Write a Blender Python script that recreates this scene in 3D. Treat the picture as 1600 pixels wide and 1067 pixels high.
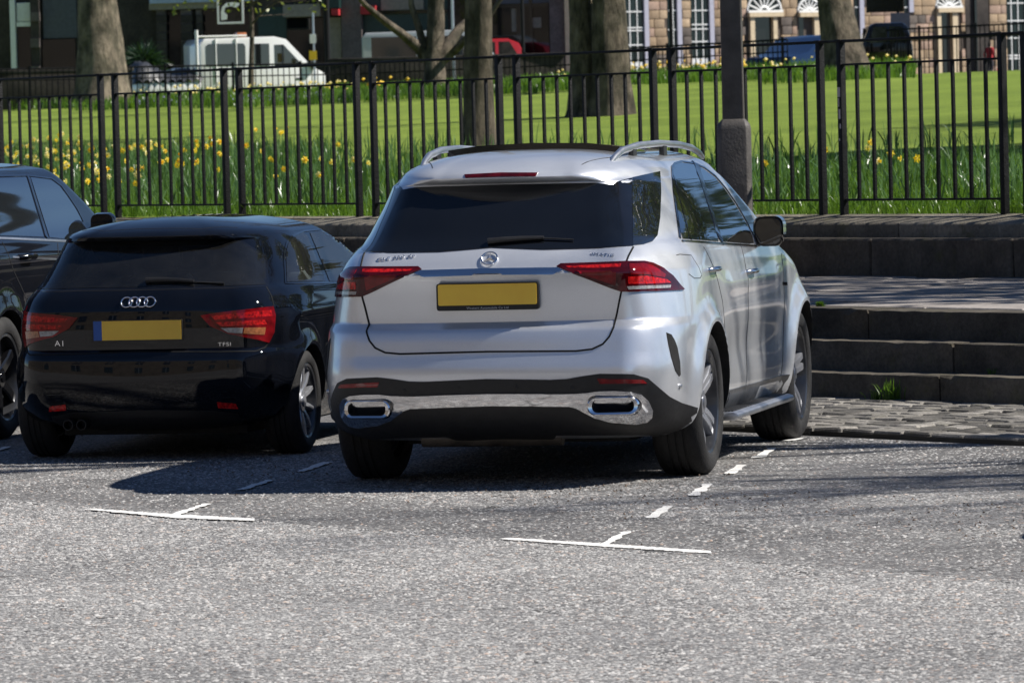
import bpy, bmesh, math, random
import numpy as np
from mathutils import Vector, Matrix
from mathutils.bvhtree import BVHTree
from mathutils.geometry import delaunay_2d_cdt

# ------------------------------------------------------------------ camera
for o in list(bpy.data.objects):
    bpy.data.objects.remove(o, do_unlink=True)
scene = bpy.context.scene
col = scene.collection
W, H, F = 1600.0, 1067.0, 8194.4
YAW, PITCH, ROLL = math.radians(12.375), math.radians(2.2825), math.radians(-1.487)
CAM = np.array([5.9022, -26.2663, 1.8367])
_f = np.array([-math.sin(YAW) * math.cos(PITCH), math.cos(YAW) * math.cos(PITCH), -math.sin(PITCH)])
_r = np.array([math.cos(YAW), math.sin(YAW), 0.0])
_u = np.cross(_r, _f)
CR = math.cos(ROLL) * _r + math.sin(ROLL) * _u
CU = math.cos(ROLL) * _u - math.sin(ROLL) * _r
CD = _f
cam = bpy.data.cameras.new('camera')
cam.sensor_width = 36.0
cam.lens = F / W * 36.0
cam.clip_start = 0.5
cam.clip_end = 3000
camo = bpy.data.objects.new('camera', cam)
col.objects.link(camo)
camo.matrix_world = Matrix(((CR[0], CU[0], -CD[0], CAM[0]), (CR[1], CU[1], -CD[1], CAM[1]),
                            (CR[2], CU[2], -CD[2], CAM[2]), (0, 0, 0, 1)))
cam.dof.use_dof = True
cam.dof.focus_distance = 27.5
cam.dof.aperture_fstop = 13.0
scene.camera = camo

# ------------------------------------------------------------------ light
SUN = Vector((1.0, 0.12, 1.0)).normalized()
world = bpy.data.worlds.new('World')
scene.world = world
world.use_nodes = True
wn = world.node_tree.nodes
wn.clear()
sky = wn.new('ShaderNodeTexSky')
sky.sky_type = 'NISHITA'
sky.sun_disc = False
sky.sun_elevation = math.asin(SUN.z)
sky.sun_rotation = math.atan2(SUN.x, SUN.y)
sky.air_density = 1.0
sky.altitude = 2000.0
sky.dust_density = 0.0
sky.ozone_density = 2.0
bg = wn.new('ShaderNodeBackground')
bg.inputs['Strength'].default_value = 0.05
wo = wn.new('ShaderNodeOutputWorld')
tint = wn.new('ShaderNodeMixRGB')
tint.blend_type = 'MULTIPLY'
tint.inputs[0].default_value = 1.0
tint.inputs[2].default_value = (0.86, 0.99, 1.15, 1)
world.node_tree.links.new(sky.outputs[0], tint.inputs[1])
world.node_tree.links.new(tint.outputs[0], bg.inputs[0])
world.node_tree.links.new(bg.outputs[0], wo.inputs[0])
sl = bpy.data.lights.new('sun', 'SUN')
sl.energy = 5.0
sl.angle = math.radians(0.53)
sl.color = (1.0, 0.95, 0.88)
so = bpy.data.objects.new('sun', sl)
col.objects.link(so)
so.rotation_euler = SUN.to_track_quat('Z', 'Y').to_euler()
scene.view_settings.view_transform = 'Standard'
scene.view_settings.look = 'None'
scene.view_settings.exposure = 0.62
scene.view_settings.gamma = 1.0
scene.render.engine = 'CYCLES'
scene.render.resolution_x = 1024
scene.render.resolution_y = 682

# ------------------------------------------------------------------ frames of reference
FA = 0.7254
AX = np.array([math.cos(FA), -math.sin(FA), 0.0])     # along the garden wall, to the right
NX = np.array([math.sin(FA), math.cos(FA), 0.0])      # away from the road, into the garden
ZX = np.array([0, 0, 1.0])


def an(a, n, z=0.0):
    return AX * a + NX * n + ZX * z


def ray(u, v):
    return CD + (u - W / 2) / F * CR - (v - H / 2) / F * CU


def on_plane(u, v, p0, nrm):
    d = ray(u, v)
    return CAM + d * (np.dot(np.asarray(p0) - CAM, nrm) / np.dot(d, nrm))


def at_n(u, v, n):
    return on_plane(u, v, NX * n, NX)


def at_z(u, v, z=0.0):
    return on_plane(u, v, ZX * z, ZX)


def at_depth(u, v, Z):
    return CAM + ray(u, v) * Z


def lawn_z(n):
    return min(1.05 + 0.0363 * (n - 12.0), 2.95)


LN = np.array([-0.0363 * NX[0], -0.0363 * NX[1], 1.0])
LP = an(0, 12, 1.05)


def at_lawn(u, v):
    return on_plane(u, v, LP, LN)


# ------------------------------------------------------------------ materials
MATS = {}


def nt(name):
    m = bpy.data.materials.new(name)
    m.use_nodes = True
    t = m.node_tree
    b = t.nodes['Principled BSDF']
    return m, t, b


def node(t, kind, **kw):
    n = t.nodes.new(kind)
    for k, v in kw.items():
        if k.startswith('i_'):
            key = k[2:]
            key = int(key) if key.isdigit() else key.replace('_', ' ')
            n.inputs[key].default_value = v
        else:
            setattr(n, k, v)
    return n


def ramp(t, fac, stops):
    r = t.nodes.new('ShaderNodeValToRGB')
    e = r.color_ramp.elements
    while len(e) < len(stops):
        e.new(0.5)
    for i, (p, c) in enumerate(stops):
        e[i].position = p
        e[i].color = (c[0], c[1], c[2], 1) if len(c) == 3 else c
    t.links.new(fac, r.inputs[0])
    return r.outputs[0]


def pos_coord(t, scale=(1, 1, 1), rot=0.0, obj=False):
    if obj:
        s = node(t, 'ShaderNodeTexCoord').outputs['Object']
    else:
        s = node(t, 'ShaderNodeNewGeometry').outputs['Position']
    m = node(t, 'ShaderNodeMapping')
    m.inputs['Scale'].default_value = scale
    m.inputs['Rotation'].default_value = (0, 0, rot)
    t.links.new(s, m.inputs['Vector'])
    return m.outputs[0]


def noise(t, vec, scale, detail=4.0, rough=0.55):
    n = node(t, 'ShaderNodeTexNoise')
    n.inputs['Scale'].default_value = scale
    n.inputs['Detail'].default_value = detail
    n.inputs['Roughness'].default_value = rough
    t.links.new(vec, n.inputs['Vector'])
    return n.outputs['Fac']


def mathn(t, op, a, b=None, clamp=False):
    n = node(t, 'ShaderNodeMath', operation=op, use_clamp=clamp)
    for i, x in enumerate((a, b)):
        if x is None:
            continue
        if isinstance(x, (int, float)):
            n.inputs[i].default_value = x
        else:
            t.links.new(x, n.inputs[i])
    return n.outputs[0]


def mixc(t, fac, a, b, mode='MIX'):
    n = node(t, 'ShaderNodeMixRGB', blend_type=mode)
    for key, x in (('Fac', fac), ('Color1', a), ('Color2', b)):
        if isinstance(x, (int, float)):
            n.inputs[key].default_value = x
        elif isinstance(x, tuple):
            n.inputs[key].default_value = (x[0], x[1], x[2], 1)
        else:
            t.links.new(x, n.inputs[key])
    return n.outputs[0]


def bump(t, b, h, strength, dist):
    n = node(t, 'ShaderNodeBump')
    n.inputs['Strength'].default_value = strength
    n.inputs['Distance'].default_value = dist
    t.links.new(h, n.inputs['Height'])
    t.links.new(n.outputs[0], b.inputs['Normal'])


def pm(name, c, rough=0.5, metal=0.0, coat=0.0, var=0.08, vs=9.0, spec=0.5, rvar=0.1, bmp=0.0, bs=40.0):
    """plain procedural material with some cloudy variation in colour and gloss"""
    if name in MATS:
        return MATS[name]
    m, t, b = nt(name)
    p = pos_coord(t)
    f = noise(t, p, vs, 5.0)
    lo = tuple(max(0, x * (1 - 2 * var)) for x in c)
    hi = tuple(min(1, x * (1 + 2 * var)) for x in c)
    t.links.new(ramp(t, f, [(0.25, lo), (0.75, hi)]), b.inputs['Base Color'])
    r = mathn(t, 'ADD', mathn(t, 'MULTIPLY', noise(t, p, vs * 2.3, 3.0), 2 * rvar), rough - rvar, True)
    t.links.new(r, b.inputs['Roughness'])
    b.inputs['Metallic'].default_value = metal
    b.inputs['Coat Weight'].default_value = coat
    b.inputs['Coat Roughness'].default_value = 0.03
    b.inputs['Specular IOR Level'].default_value = spec
    if bmp:
        bump(t, b, noise(t, p, bs, 4.0), bmp, 0.02)
    MATS[name] = m
    return m


def stone_mat(name, c1, c2, scale=3.0, moss=0.0, bmp=0.5, rnd=0.35):
    """weathered stone, tinted per block by the object's random number"""
    if name in MATS:
        return MATS[name]
    m, t, b = nt(name)
    p = pos_coord(t)
    f = noise(t, p, scale, 8.0, 0.65)
    c = ramp(t, f, [(0.3, c1), (0.7, c2)])
    oi = node(t, 'ShaderNodeObjectInfo')
    br = mathn(t, 'ADD', mathn(t, 'MULTIPLY', oi.outputs['Random'], 2 * rnd), 1 - rnd)
    cb = node(t, 'ShaderNodeCombineColor')
    for i in range(3):
        t.links.new(br, cb.inputs[i])
    c = mixc(t, 1.0, c, cb.outputs[0], 'MULTIPLY')
    sp = ramp(t, noise(t, p, scale * 14, 4.0, 0.7), [(0.35, (0.45, 0.45, 0.45)), (0.62, (1, 1, 1))])
    c = mixc(t, 0.6, c, sp, 'MULTIPLY')
    if moss:
        mf = ramp(t, noise(t, p, scale * 1.7, 6.0, 0.7), [(0.55, (0, 0, 0)), (0.68, (1, 1, 1))])
        c = mixc(t, mathn(t, 'MULTIPLY', mf, moss), c, (0.10, 0.10, 0.03))
    t.links.new(c, b.inputs['Base Color'])
    b.inputs['Roughness'].default_value = 0.88
    b.inputs['Specular IOR Level'].default_value = 0.25
    bump(t, b, noise(t, p, scale * 9, 7.0, 0.65), bmp, 0.02)
    MATS[name] = m
    return m


# ------------------------------------------------------------------ object helpers
def tag(o, label=None, cat=None, group=None, kind=None):
    if label:
        o['label'] = label
    if cat:
        o['category'] = cat
    if group:
        o['group'] = group
    if kind:
        o['kind'] = kind
    return o


def empty(name, loc=(0, 0, 0), rz=0.0):
    o = bpy.data.objects.new(name, None)
    o.location = Vector([float(x) for x in loc])
    o.rotation_euler = (0, 0, rz)
    o.empty_display_size = 0.2
    col.objects.link(o)
    return o


def link(name, me, parent=None, mat=None):
    o = bpy.data.objects.new(name, me)
    if mat is not None:
        for m in (mat if isinstance(mat, (list, tuple)) else [mat]):
            me.materials.append(m)
    col.objects.link(o)
    if parent is not None:
        o.parent = parent
    return o


def mesh(name, verts, faces, mat=None, parent=None, smooth=False, angle=None):
    me = bpy.data.meshes.new(name)
    me.from_pydata([tuple(float(c) for c in v) for v in verts], [], faces)
    me.validate()
    me.update()
    if smooth:
        me.polygons.foreach_set('use_smooth', [True] * len(me.polygons))
        if angle:
            try:
                me.set_sharp_from_angle(angle=math.radians(angle))
            except Exception:
                pass
    return link(name, me, parent, mat)


class MB:
    """collects simple solids into one mesh"""

    def __init__(s):
        s.v, s.f = [], []

    def add(s, vs, fs):
        k = len(s.v)
        s.v += [tuple(float(c) for c in p) for p in vs]
        s.f += [tuple(i + k for i in f) for f in fs]
        return s

    def box(s, lo, hi, ax=None):
        """box from lo to hi in the frame ax = (origin, ex, ey, ez)"""
        c = [(x, y, z) for z in (lo[2], hi[2]) for y in (lo[1], hi[1]) for x in (lo[0], hi[0])]
        if ax is not None:
            o, ex, ey, ez = ax
            c = [np.asarray(o) + np.asarray(ex) * p[0] + np.asarray(ey) * p[1] + np.asarray(ez) * p[2] for p in c]
        return s.add(c, [(0, 2, 3, 1), (4, 5, 7, 6), (0, 1, 5, 4), (2, 6, 7, 3), (0, 4, 6, 2), (1, 3, 7, 5)])

    def tube(s, pts, rad, seg=8, cap=True):
        pts = [np.asarray(p, float) for p in pts]
        n = len(pts)
        rad = rad if hasattr(rad, '__len__') else [rad] * n
        k = len(s.v)
        up = np.array([0.0, 0.0, 1.0])
        d0 = pts[1] - pts[0]
        if abs(d0[2]) > 0.9 * np.linalg.norm(d0):
            up = np.array([1.0, 0.0, 0.0])
        for i in range(n):
            d = pts[min(i + 1, n - 1)] - pts[max(i - 1, 0)]
            d = d / (np.linalg.norm(d) + 1e-9)
            a = np.cross(d, up)
            a /= (np.linalg.norm(a) + 1e-9)
            b = np.cross(a, d)
            up = b
            for j in range(seg):
                t = 2 * math.pi * j / seg
                s.v.append(tuple(pts[i] + rad[i] * (math.cos(t) * a + math.sin(t) * b)))
        for i in range(n - 1):
            for j in range(seg):
                j2 = (j + 1) % seg
                s.f.append((k + i * seg + j, k + i * seg + j2, k + (i + 1) * seg + j2, k + (i + 1) * seg + j))
        if cap:
            s.f.append(tuple(k + j for j in range(seg))[::-1])
            s.f.append(tuple(k + (n - 1) * seg + j for j in range(seg)))
        return s

    def lathe(s, prof, seg=48, axis='x', closed=False):
        """prof: list of (along axis, radius)"""
        k = len(s.v)
        for (h, r) in prof:
            for j in range(seg):
                t = 2 * math.pi * j / seg
                s.v.append((h, r * math.cos(t), r * math.sin(t)) if axis == 'x' else (r * math.cos(t), r * math.sin(t), h))
        n = len(prof)
        for i in range(n if closed else n - 1):
            i2 = (i + 1) % n
            for j in range(seg):
                j2 = (j + 1) % seg
                s.f.append((k + i * seg + j, k + i * seg + j2, k + i2 * seg + j2, k + i2 * seg + j))
        return s

    def prism(s, poly, ex, ey, ez, depth, o=(0, 0, 0)):
        """polygon (2D) in ex,ey extruded along ez"""
        k = len(s.v)
        o = np.asarray(o, float)
        ex, ey, ez = (np.asarray(q, float) for q in (ex, ey, ez))
        n = len(poly)
        for h in (0.0, depth):
            for (a, b) in poly:
                s.v.append(tuple(o + ex * a + ey * b + ez * h))
        s.f.append(tuple(k + i for i in range(n))[::-1])
        s.f.append(tuple(k + n + i for i in range(n)))
        for i in range(n):
            j = (i + 1) % n
            s.f.append((k + i, k + j, k + n + j, k + n + i))
        return s

    def build(s, name, mat, parent=None, smooth=False, angle=35, bevel=0.0):
        bm = bmesh.new()
        vs = [bm.verts.new(p) for p in s.v]
        for f in s.f:
            try:
                bm.faces.new([vs[i] for i in f])
            except ValueError:
                pass
        bmesh.ops.recalc_face_normals(bm, faces=bm.faces[:])
        if bevel:
            es = [e for e in bm.edges if len(e.link_faces) == 2 and e.calc_face_angle(0) > 0.5]
            bmesh.ops.bevel(bm, geom=es, offset=bevel, segments=2, profile=0.6, affect='EDGES')
        me = bpy.data.meshes.new(name)
        bm.to_mesh(me)
        bm.free()
        if smooth or bevel:
            me.polygons.foreach_set('use_smooth', [True] * len(me.polygons))
            try:
                me.set_sharp_from_angle(angle=math.radians(angle))
            except Exception:
                pass
        return link(name, me, parent, mat)


def block_mesh(name, rnd, seed, bevel=0.012, wob=0.006):
    """unit stone block (1 x 1 x 1, base at z=0) with worn edges"""
    random.seed(seed)
    bm = bmesh.new()
    bmesh.ops.create_cube(bm, size=1.0)
    bmesh.ops.translate(bm, verts=bm.verts, vec=(0, 0, 0.5))
    for v in bm.verts:
        v.co += Vector((random.uniform(-wob, wob), random.uniform(-wob, wob), random.uniform(-wob, wob)))
    bmesh.ops.bevel(bm, geom=bm.edges[:], offset=bevel, segments=1, profile=0.5, affect='EDGES')
    me = bpy.data.meshes.new(name)
    bm.to_mesh(me)
    bm.free()
    return me


def block(name, lo, hi, ax, mat, parent, jit=0.004, bevel=0.012, rnd=random):
    """worn stone block with real (unscaled) bevel, in frame ax"""
    o, ex, ey, ez = ax
    bm = bmesh.new()
    cs = {}
    for i, x in enumerate((lo[0], hi[0])):
        for j, y in enumerate((lo[1], hi[1])):
            for k, z in enumerate((lo[2], hi[2])):
                q = [x + rnd.uniform(-jit, jit), y + rnd.uniform(-jit, jit), z + rnd.uniform(-jit, jit)]
                cs[i, j, k] = bm.verts.new(q)
    for f in (((0, 0, 0), (0, 1, 0), (1, 1, 0), (1, 0, 0)), ((0, 0, 1), (1, 0, 1), (1, 1, 1), (0, 1, 1)),
              ((0, 0, 0), (1, 0, 0), (1, 0, 1), (0, 0, 1)), ((0, 1, 0), (0, 1, 1), (1, 1, 1), (1, 1, 0)),
              ((0, 0, 0), (0, 0, 1), (0, 1, 1), (0, 1, 0)), ((1, 0, 0), (1, 1, 0), (1, 1, 1), (1, 0, 1))):
        bm.faces.new([cs[c] for c in f])
    bmesh.ops.bevel(bm, geom=bm.edges[:], offset=bevel, segments=1, profile=0.5, affect='EDGES')
    for v in bm.verts:
        p = np.asarray(o) + np.asarray(ex) * v.co.x + np.asarray(ey) * v.co.y + np.asarray(ez) * v.co.z
        v.co = Vector([float(c) for c in p])
    bmesh.ops.recalc_face_normals(bm, faces=bm.faces[:])
    me = bpy.data.meshes.new(name)
    bm.to_mesh(me)
    bm.free()
    return link(name, me, parent, mat)


WALLAX = (np.zeros(3), AX, NX, ZX)

# ================================================================== THE SETTING
def road_mat():
    m, t, b = nt('asphalt')
    p = pos_coord(t)
    geo = node(t, 'ShaderNodeNewGeometry')
    dot = node(t, 'ShaderNodeVectorMath', operation='DOT_PRODUCT')
    dot.inputs[1].default_value = tuple(NX)
    t.links.new(geo.outputs['Position'], dot.inputs[0])
    nn = dot.outputs['Value']
    nw = mathn(t, 'ADD', nn, mathn(t, 'MULTIPLY', mathn(t, 'SUBTRACT', noise(t, p, 0.9, 4.0), 0.5), 0.5))
    v = node(t, 'ShaderNodeTexVoronoi')
    v.inputs['Scale'].default_value = 70.0
    t.links.new(p, v.inputs['Vector'])
    sep = node(t, 'ShaderNodeSeparateColor')
    t.links.new(v.outputs['Color'], sep.inputs[0])
    # strip along the bays where the binder lies bare
    band = node(t, 'ShaderNodeMapRange', interpolation_type='SMOOTHSTEP')
    t.links.new(nw, band.inputs[0])
    band.inputs[1].default_value, band.inputs[2].default_value = -1.95, -1.72
    bandb = node(t, 'ShaderNodeMapRange', interpolation_type='SMOOTHSTEP')
    t.links.new(nw, bandb.inputs[0])
    bandb.inputs[1].default_value, bandb.inputs[2].default_value = -0.9, -0.2
    bare = mathn(t, 'SUBTRACT', band.outputs[0], mathn(t, 'MULTIPLY', bandb.outputs[0], 0.75))
    patch = noise(t, p, 1.3, 5.0, 0.6)
    thr = mathn(t, 'ADD', mathn(t, 'ADD', 0.34, mathn(t, 'MULTIPLY', bare, 0.36)),
                mathn(t, 'MULTIPLY', mathn(t, 'SUBTRACT', patch, 0.5), 0.7))
    chip = mathn(t, 'GREATER_THAN', sep.outputs[0], thr)
    chipcol = ramp(t, sep.outputs[1], [(0.0, (0.16, 0.16, 0.16)), (0.45, (0.27, 0.268, 0.265)), (0.93, (0.40, 0.395, 0.385)), (1.0, (0.40, 0.28, 0.22))])
    binder = ramp(t, noise(t, p, 14.0, 6.0, 0.7), [(0.3, (0.085, 0.083, 0.082)), (0.7, (0.155, 0.15, 0.148))])
    c = mixc(t, chip, binder, chipcol)
    # darker ground by the setts and under the cars
    far = node(t, 'ShaderNodeMapRange', interpolation_type='SMOOTHSTEP')
    t.links.new(nw, far.inputs[0])
    far.inputs[1].default_value, far.inputs[2].default_value = 0.6, 3.2
    c = mixc(t, mathn(t, 'MULTIPLY', far.outputs[0], 0.55), c, (0.075, 0.072, 0.07))
    st = ramp(t, noise(t, p, 0.55, 6.0, 0.65), [(0.35, (0.72, 0.72, 0.72)), (0.65, (1, 1, 1))])
    c = mixc(t, 1.0, c, st, 'MULTIPLY')
    # joint between the two surfacings, cracks and oil spots
    seam = mathn(t, 'LESS_THAN', mathn(t, 'ABSOLUTE', mathn(t, 'ADD', nw, 1.93)), 0.011)
    vc = node(t, 'ShaderNodeTexVoronoi', feature='DISTANCE_TO_EDGE')
    vc.inputs['Scale'].default_value = 0.33
    wob = node(t, 'ShaderNodeVectorMath', operation='ADD')
    nz = node(t, 'ShaderNodeTexNoise')
    nz.inputs['Scale'].default_value = 1.6
    nz.inputs['Detail'].default_value = 5.0
    t.links.new(p, nz.inputs['Vector'])
    t.links.new(p, wob.inputs[0])
    t.links.new(nz.outputs['Color'], wob.inputs[1])
    t.links.new(wob.outputs[0], vc.inputs['Vector'])
    crack = mathn(t, 'MULTIPLY', mathn(t, 'LESS_THAN', vc.outputs['Distance'], 0.0032), mathn(t, 'GREATER_THAN', noise(t, p, 0.8, 2.0), 0.5))
    oil = ramp(t, noise(t, p, 2.6, 3.0, 0.5), [(0.66, (0, 0, 0)), (0.75, (1, 1, 1))])
    c = mixc(t, mathn(t, 'MULTIPLY', mathn(t, 'MAXIMUM', seam, crack), 0.8), c, (0.03, 0.029, 0.028))
    c = mixc(t, mathn(t, 'MULTIPLY', oil, 0.4), c, (0.06, 0.058, 0.056))
    t.links.new(c, b.inputs['Base Color'])
    b.inputs['Roughness'].default_value = 0.8
    b.inputs['Specular IOR Level'].default_value = 0.3
    hgt = mathn(t, 'ADD', mathn(t, 'MULTIPLY', mathn(t, 'SUBTRACT', 0.5, v.outputs['Distance']), 1.0), mathn(t, 'MULTIPLY', chip, 0.35))
    bump(t, b, hgt, 0.75, 0.006)
    return m


ground = mesh('ground', [an(-700, -700, -0.06), an(700, -700, -0.06), an(700, 900, -0.06), an(-700, 900, -0.06)], [(0, 1, 2, 3)],
              pm('earth', (0.09, 0.08, 0.06), 0.9))
tag(ground, kind='structure')

road = mesh('road', [an(-300, -37, 0), an(300, -37, 0), an(300, 3.93, 0), an(-300, 3.93, 0)], [(0, 1, 2, 3)], road_mat())
tag(road, kind='structure')

m, t, b = nt('worn_white_paint')
p = pos_coord(t)
wear = ramp(t, noise(t, p, 60.0, 6.0, 0.8), [(0.35, (0.20, 0.195, 0.19)), (0.45, (0.78, 0.77, 0.74))])
t.links.new(wear, b.inputs['Base Color'])
b.inputs['Roughness'].default_value = 0.7
bump(t, b, noise(t, p, 90, 4), 0.5, 0.005)
PAINT = m
marks = [
    [(779, 841.3), (797, 839.4), (950, 849.2), (1109.5, 860.2), (1109.5, 863.8), (942, 853.2)],
    [(936, 849.6), (951, 850.6), (986.8, 829.5), (973, 829.5)],
    [(1008, 808.4), (1025.8, 808.4), (1054.6, 789.9), (1037, 789.9)],
    [(1072.8, 773.7), (1092, 773.7), (1116, 755.2), (1100.8, 755.2)],
    [(1131.6, 740.5), (1150.7, 739.4), (1166.8, 725.8), (1150.7, 725.8)],
    [(1174, 715), (1194.8, 713.5), (1213.3, 699.4), (1200.6, 699.4)],
    [(1223.6, 688.5), (1244.6, 687.2), (1260, 683), (1239, 684.6)],
    [(131.8, 795.2), (154, 794.8), (270, 802.8), (397, 809.4), (395.6, 813), (277.5, 808.8)],
    [(266, 803), (280, 803.6), (331, 785.8), (318, 786.3)],
    [(369.4, 764.5), (382.5, 764.5), (429.8, 748.8), (416.6, 748.8)],
    [(461, 736.2), (474.4, 736.2), (520, 721.5), (506, 721)],
    [(-14, 704.5), (0, 703), (18, 697), (6, 697.4)],
]
random.seed(5)
for i, pl in enumerate(marks):
    pts = []
    for j in range(len(pl)):
        q0, q1 = pl[j], pl[(j + 1) % len(pl)]
        k = max(1, int(math.dist(q0, q1) / 3.5))
        for s in range(k):
            w = s / k
            pts.append(at_z(q0[0] + (q1[0] - q0[0]) * w, q0[1] + (q1[1] - q0[1]) * w, 0.004 + 0.0005 * i)
                       + np.array([random.uniform(-.011, .011), random.uniform(-.016, .016), 0]))
    mesh('bay_marking', pts, [tuple(range(len(pts)))], PAINT, road)

# loose grit and leaf litter swept along the bays
random.seed(8)
gv, gf = [], []
for i in range(700):
    if i < 520:
        a_ = random.uniform(-3.5, 6.0)
        n_ = random.gauss(0.25, 0.32)
    else:
        a_ = random.uniform(-9, 6.0)
        n_ = random.uniform(-1.8, 3.8)
    c0 = an(a_, n_, 0.004)
    r_ = random.uniform(0.004, 0.011)
    th = random.uniform(0, 6.28)
    e1 = np.array([math.cos(th), math.sin(th), random.uniform(-.2, .5)]) * r_
    e2 = np.array([-math.sin(th), math.cos(th), random.uniform(-.2, .2)]) * r_ * 0.6
    k = len(gv)
    gv += [c0 - e1, c0 + e2, c0 + e1, c0 - e2, c0 + np.array([0, 0, r_ * 0.8])]
    gf += [(k, k + 1, k + 4), (k + 1, k + 2, k + 4), (k + 2, k + 3, k + 4), (k + 3, k, k + 4)]
tag(mesh('grit', gv, gf, pm('leaf_grit', (0.13, 0.095, 0.07), 0.9, var=0.5, vs=30)),
    'brown grit and dry leaf crumbs strewn over the asphalt', 'grit', kind='stuff')

# stone chippings standing proud of the binder, over the stretch of road in view
def chippings():
    g = np.random.default_rng(99)
    cnt = 240000
    Z = np.sqrt(g.uniform(15.3 ** 2, 31.5 ** 2, cnt))
    X = g.uniform(-1, 1, cnt) * (0.1 * Z + 0.35)
    fwd = np.array([-math.sin(YAW), math.cos(YAW)])
    rgt = np.array([math.cos(YAW), math.sin(YAW)])
    P = CAM[:2] + Z[:, None] * fwd + X[:, None] * rgt
    n = P @ NX[:2]
    cl = np.sin(P[:, 0] * 1.9 + 1.2 * np.sin(P[:, 1] * 1.3)) * np.sin(P[:, 1] * 2.3 + np.sin(P[:, 0] * 3.1)) * .5 + .5
    den = np.where(n < -1.9, (.50 + .5 * cl) * (1 - .35 * np.exp(-((n + 4.2) / .35) ** 2) - .3 * np.exp(-((n + 6.0) / .4) ** 2)), np.where(n < -.7, .07 + .16 * cl, np.where(n < 1.2, .18 + .45 * cl, .08 + .2 * cl)))
    ok = (g.uniform(0, 1, cnt) < den) & (n < 3.85)
    P = P[ok]
    # keep the painted lines nearly clear
    Q = np.column_stack([P, np.zeros(len(P))]) - CAM
    zc = Q @ CD
    U, Vv = W / 2 + F * (Q @ CR) / zc, H / 2 - F * (Q @ CU) / zc
    drop = np.zeros(len(P), bool)
    for pl in marks:
        xs, ys = [q[0] for q in pl], [q[1] for q in pl]
        bb = np.where((U > min(xs)) & (U < max(xs)) & (Vv > min(ys)) & (Vv < max(ys)))[0]
        for i in bb:
            j = len(pl) - 1
            c = False
            for k in range(len(pl)):
                if (pl[k][1] > Vv[i]) != (pl[j][1] > Vv[i]) and U[i] < (pl[j][0] - pl[k][0]) * (Vv[i] - pl[k][1]) / (pl[j][1] - pl[k][1]) + pl[k][0]:
                    c = not c
                j = k
            if c and g.uniform() > .10:
                drop[i] = True
    P = P[~drop]
    m_ = len(P)
    r = g.uniform(.0048, .0108, m_) * np.where(g.uniform(0, 1, m_) < .08, 1.5, 1)
    th = g.uniform(0, 6.28, m_)
    V = np.zeros((m_, 5, 3))
    for k in range(4):
        t_ = th + k * np.pi / 2 + g.uniform(-.35, .35, m_)
        rr = r * g.uniform(.7, 1.25, m_)
        V[:, k, 0] = P[:, 0] + rr * np.cos(t_)
        V[:, k, 1] = P[:, 1] + rr * np.sin(t_)
        V[:, k, 2] = .0006
    V[:, 4, :2] = P + g.uniform(-.4, .4, (m_, 2)) * r[:, None]
    V[:, 4, 2] = r * g.uniform(.25, .6, m_)
    idx = (np.arange(m_) * 5)[:, None]
    tri = np.concatenate([idx + np.array([[k, (k + 1) % 4, 4]]) for k in range(4)], 0)
    me = bpy.data.meshes.new('chippings')
    me.vertices.add(m_ * 5)
    me.vertices.foreach_set('co', V.reshape(-1))
    me.loops.add(tri.size)
    me.loops.foreach_set('vertex_index', tri.reshape(-1).astype(np.int32))
    me.polygons.add(len(tri))
    me.polygons.foreach_set('loop_start', (np.arange(len(tri)) * 3).astype(np.int32))
    me.update(calc_edges=True)
    m, t, b = nt('chipping_stone')
    v = node(t, 'ShaderNodeTexVoronoi')
    v.inputs['Scale'].default_value = 40.0
    t.links.new(pos_coord(t), v.inputs['Vector'])
    sp = node(t, 'ShaderNodeSeparateColor')
    t.links.new(v.outputs['Color'], sp.inputs[0])
    t.links.new(ramp(t, sp.outputs[0], [(0, (.18, .178, .175)), (.5, (.33, .326, .318)), (.9, (.50, .49, .475)), (1, (.40, .30, .24))]), b.inputs['Base Color'])
    b.inputs['Roughness'].default_value = .75
    o = link('chippings', me, road, m)
    tag(o, kind='stuff')


chippings()

# ---- setts along the foot of the steps
SETT = stone_mat('sett_stone', (0.10, 0.094, 0.085), (0.28, 0.262, 0.235), 5.0, moss=0.25, bmp=0.6, rnd=0.55)
KERB = stone_mat('step_stone', (0.042, 0.036, 0.028), (0.145, 0.125, 0.098), 2.6, moss=0.3, bmp=0.55, rnd=0.2)
gut = MB().box((-60, 3.92, -0.02), (30, 5.845, 0.026), WALLAX).build('sett_strip', pm('sett_bed', (0.05, 0.046, 0.038), 0.95))
tag(gut, kind='structure')
random.seed(11)
rows = 11
for r in range(rows):
    n0 = 3.925 + r * (1.905 / rows)
    n1 = n0 + 1.905 / rows - 0.014
    a = -4.6 + random.uniform(0, 0.2)
    while a < 1.4:
        L = random.uniform(0.17, 0.30)
        zt = 0.048 + 0.03 * r / rows + random.uniform(-0.004, 0.004)
        block('sett', (a, n0, 0.0), (a + L - 0.014, n1, zt), WALLAX, SETT, gut, jit=0.008, bevel=0.011)
        a += L

# ---- three long stone steps
steps = empty('stone_steps', an(-3, 6.2, 0.0))
tag(steps, 'three long dark stone steps rising from the setts to the raised pavement', 'steps')
stp = steps.location


def rel(root, fn):
    """build parts in world coordinates, then hang them on root without moving them"""
    before = set(bpy.data.objects)
    fn()
    for o in bpy.data.objects:
        if o not in before and o.parent is None and o is not root:
            o.parent = root
            o.matrix_parent_inverse = Matrix.Translation(-root.location)


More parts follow.
